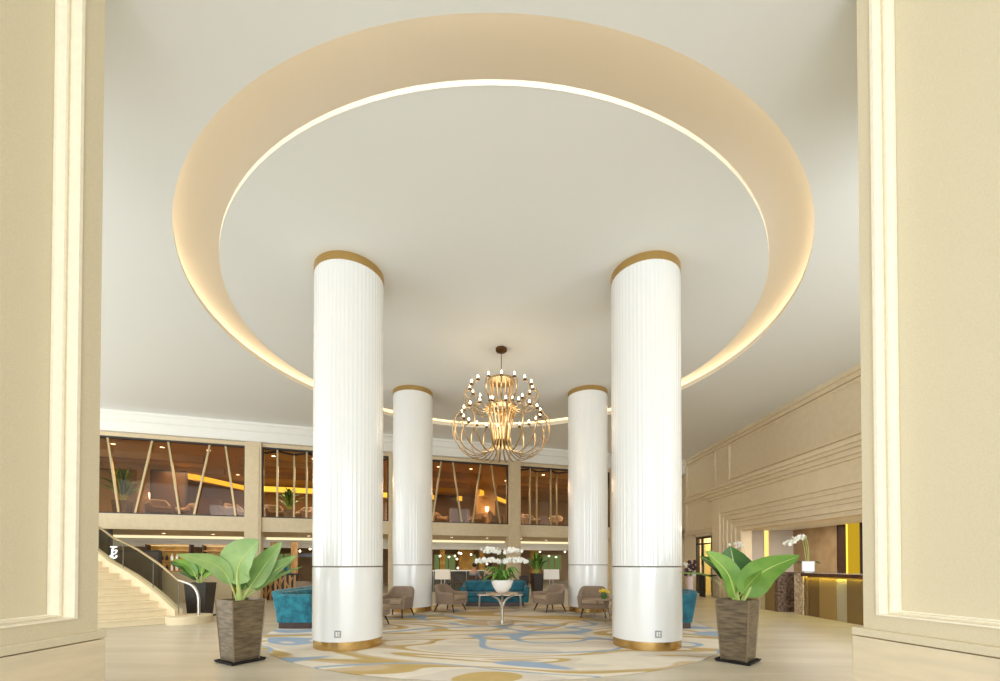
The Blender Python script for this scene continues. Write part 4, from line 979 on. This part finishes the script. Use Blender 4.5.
# tall flower vase by the right wall
t = thing('flower_vase','tall pale vase with plum and white flowers behind the right teal sofa','vase',(at(690,15.5),15.5,0))
q = MB(); q.lathe([(.001,0),(.16,0),(.14,.05),(.10,.5),(.12,.85),(.13,.9),(.11,.9),(.09,.85),(.001,.8)],24); q.build('vase', M['pink'], t, smooth=50)
for k_ in range(12):
    a = k_*2.4; z_ = 1.0+.5*(k_/12); spray(t,[(0,0,.85),(.08*math.cos(a),.08*math.sin(a),z_-.15),(.17*math.cos(a),.17*math.sin(a),z_)],2,.85,.075,'purplepetal' if k_%3 else 'petal',jit=.04)
t = thing('console_table','small black console table beside the door in the right wall','table',(8.55,17.25,0))
q = MB(); q.box(-.3,-.25,.86,.3,.25,.9); q.build('tabletop', M['black'], t); 
for sx_ in (-1,1):
    q = MB(); q.box(sx_*.26-.03,-.22,0,sx_*.26+.03,.22,.86); q.build('side_panel', M['black'], t)

# ------------------------------------------------------------------ lights
def area(name, loc, size, rot, power, colr, shape='RECTANGLE', spread=None):
    l = bpy.data.lights.new(name,'AREA'); l.shape = shape; l.size = size[0]; l.size_y = size[1]; l.energy = power; l.color = colr
    if spread: l.spread = spread
    o = bpy.data.objects.new(name, l); col.objects.link(o); o.location = loc; o.rotation_euler = rot; return o
DAY = (.87,.945,1.0)
area('daylight_entrance', (0,-10,3.2), (20,6), (PI/2,0,0), 1900, DAY)
area('daylight_fill_left', (-10.0,2.6,3.0), (8,5.5), (PI/2,0,-.1), 260, DAY)  # added daylight fill beyond the left pier, no glazing built there
area('daylight_fill_right', (7.1,2.6,3.0), (3.6,5.5), (PI/2,0,.1), 230, DAY)  # unseen fill added right of the pier for more even light
area('daylight_fill_side', (-16.7,7.5,3.2), (7,5), (PI/2,0,-PI/2), 480, DAY)  # fill added to even out the room; the left wall is solid
WARM = (1,.80,.56)
for s_,p_ in ((2,260),(7,260),(12,260),(17,260)):
    area('mezzanine_lamp', wp(s_,3.2,5.2), (3.6,3.0), (0,0,ANG), p_*1.0, (1,.84,.64))
    area('bar_lamp', wp(s_,7.5,2.26), (3.6,3.5), (0,0,ANG), 110, (1,.86,.66))
    area('soffit_lamp', wp(s_,1.9,2.47), (3.2,1.8), (0,0,ANG), 34, (1,.9,.74))
area('reception_lamp', (10.6,11.5,2.68), (1.6,8), (0,0,0), 150, (1,.9,.76))
area('side_room_lamp', (10.2,18.6,2.66), (1.2,1.6), (0,0,0), 60, (1,.84,.55))
for z_,e_ in ((5.3,14),(4.55,40)):
    l = bpy.data.lights.new('chandelier_lamp','POINT'); l.energy = e_; l.color = (1,.88,.70); l.shadow_soft_size = .5
    o = bpy.data.objects.new('chandelier_lamp', l); col.objects.link(o); o.location = (CHX,CHY,z_)
wd = bpy.data.worlds.new('sky'); bpy.context.scene.world = wd; wd.use_nodes = True
bg = wd.node_tree.nodes['Background']; bg.inputs[0].default_value = (.93,.96,1,1); bg.inputs[1].default_value = .9

# ------------------------------------------------------------------ camera
cam = bpy.data.cameras.new('camera'); co = bpy.data.objects.new('camera', cam); col.objects.link(co)
cam.sensor_width = 36; cam.lens = 36*FP/1000; PT = .737
co.location = (0,0,CZ); co.rotation_euler = (math.radians(90+PT),0,0)
cam.shift_y = (HY-FP*math.tan(math.radians(PT))-340.5)/1000
cam.clip_start = .05
sc = bpy.context.scene; sc.camera = co
sc.view_settings.view_transform = 'Standard'; sc.view_settings.look = 'None'; sc.view_settings.gamma = 1; sc.view_settings.use_curve_mapping = False
sc.view_settings.exposure = 0.27
sc.cycles.max_bounces = 10; sc.cycles.diffuse_bounces = 6; sc.cycles.transparent_max_bounces = 12
sc.cycles.sample_clamp_indirect = 6
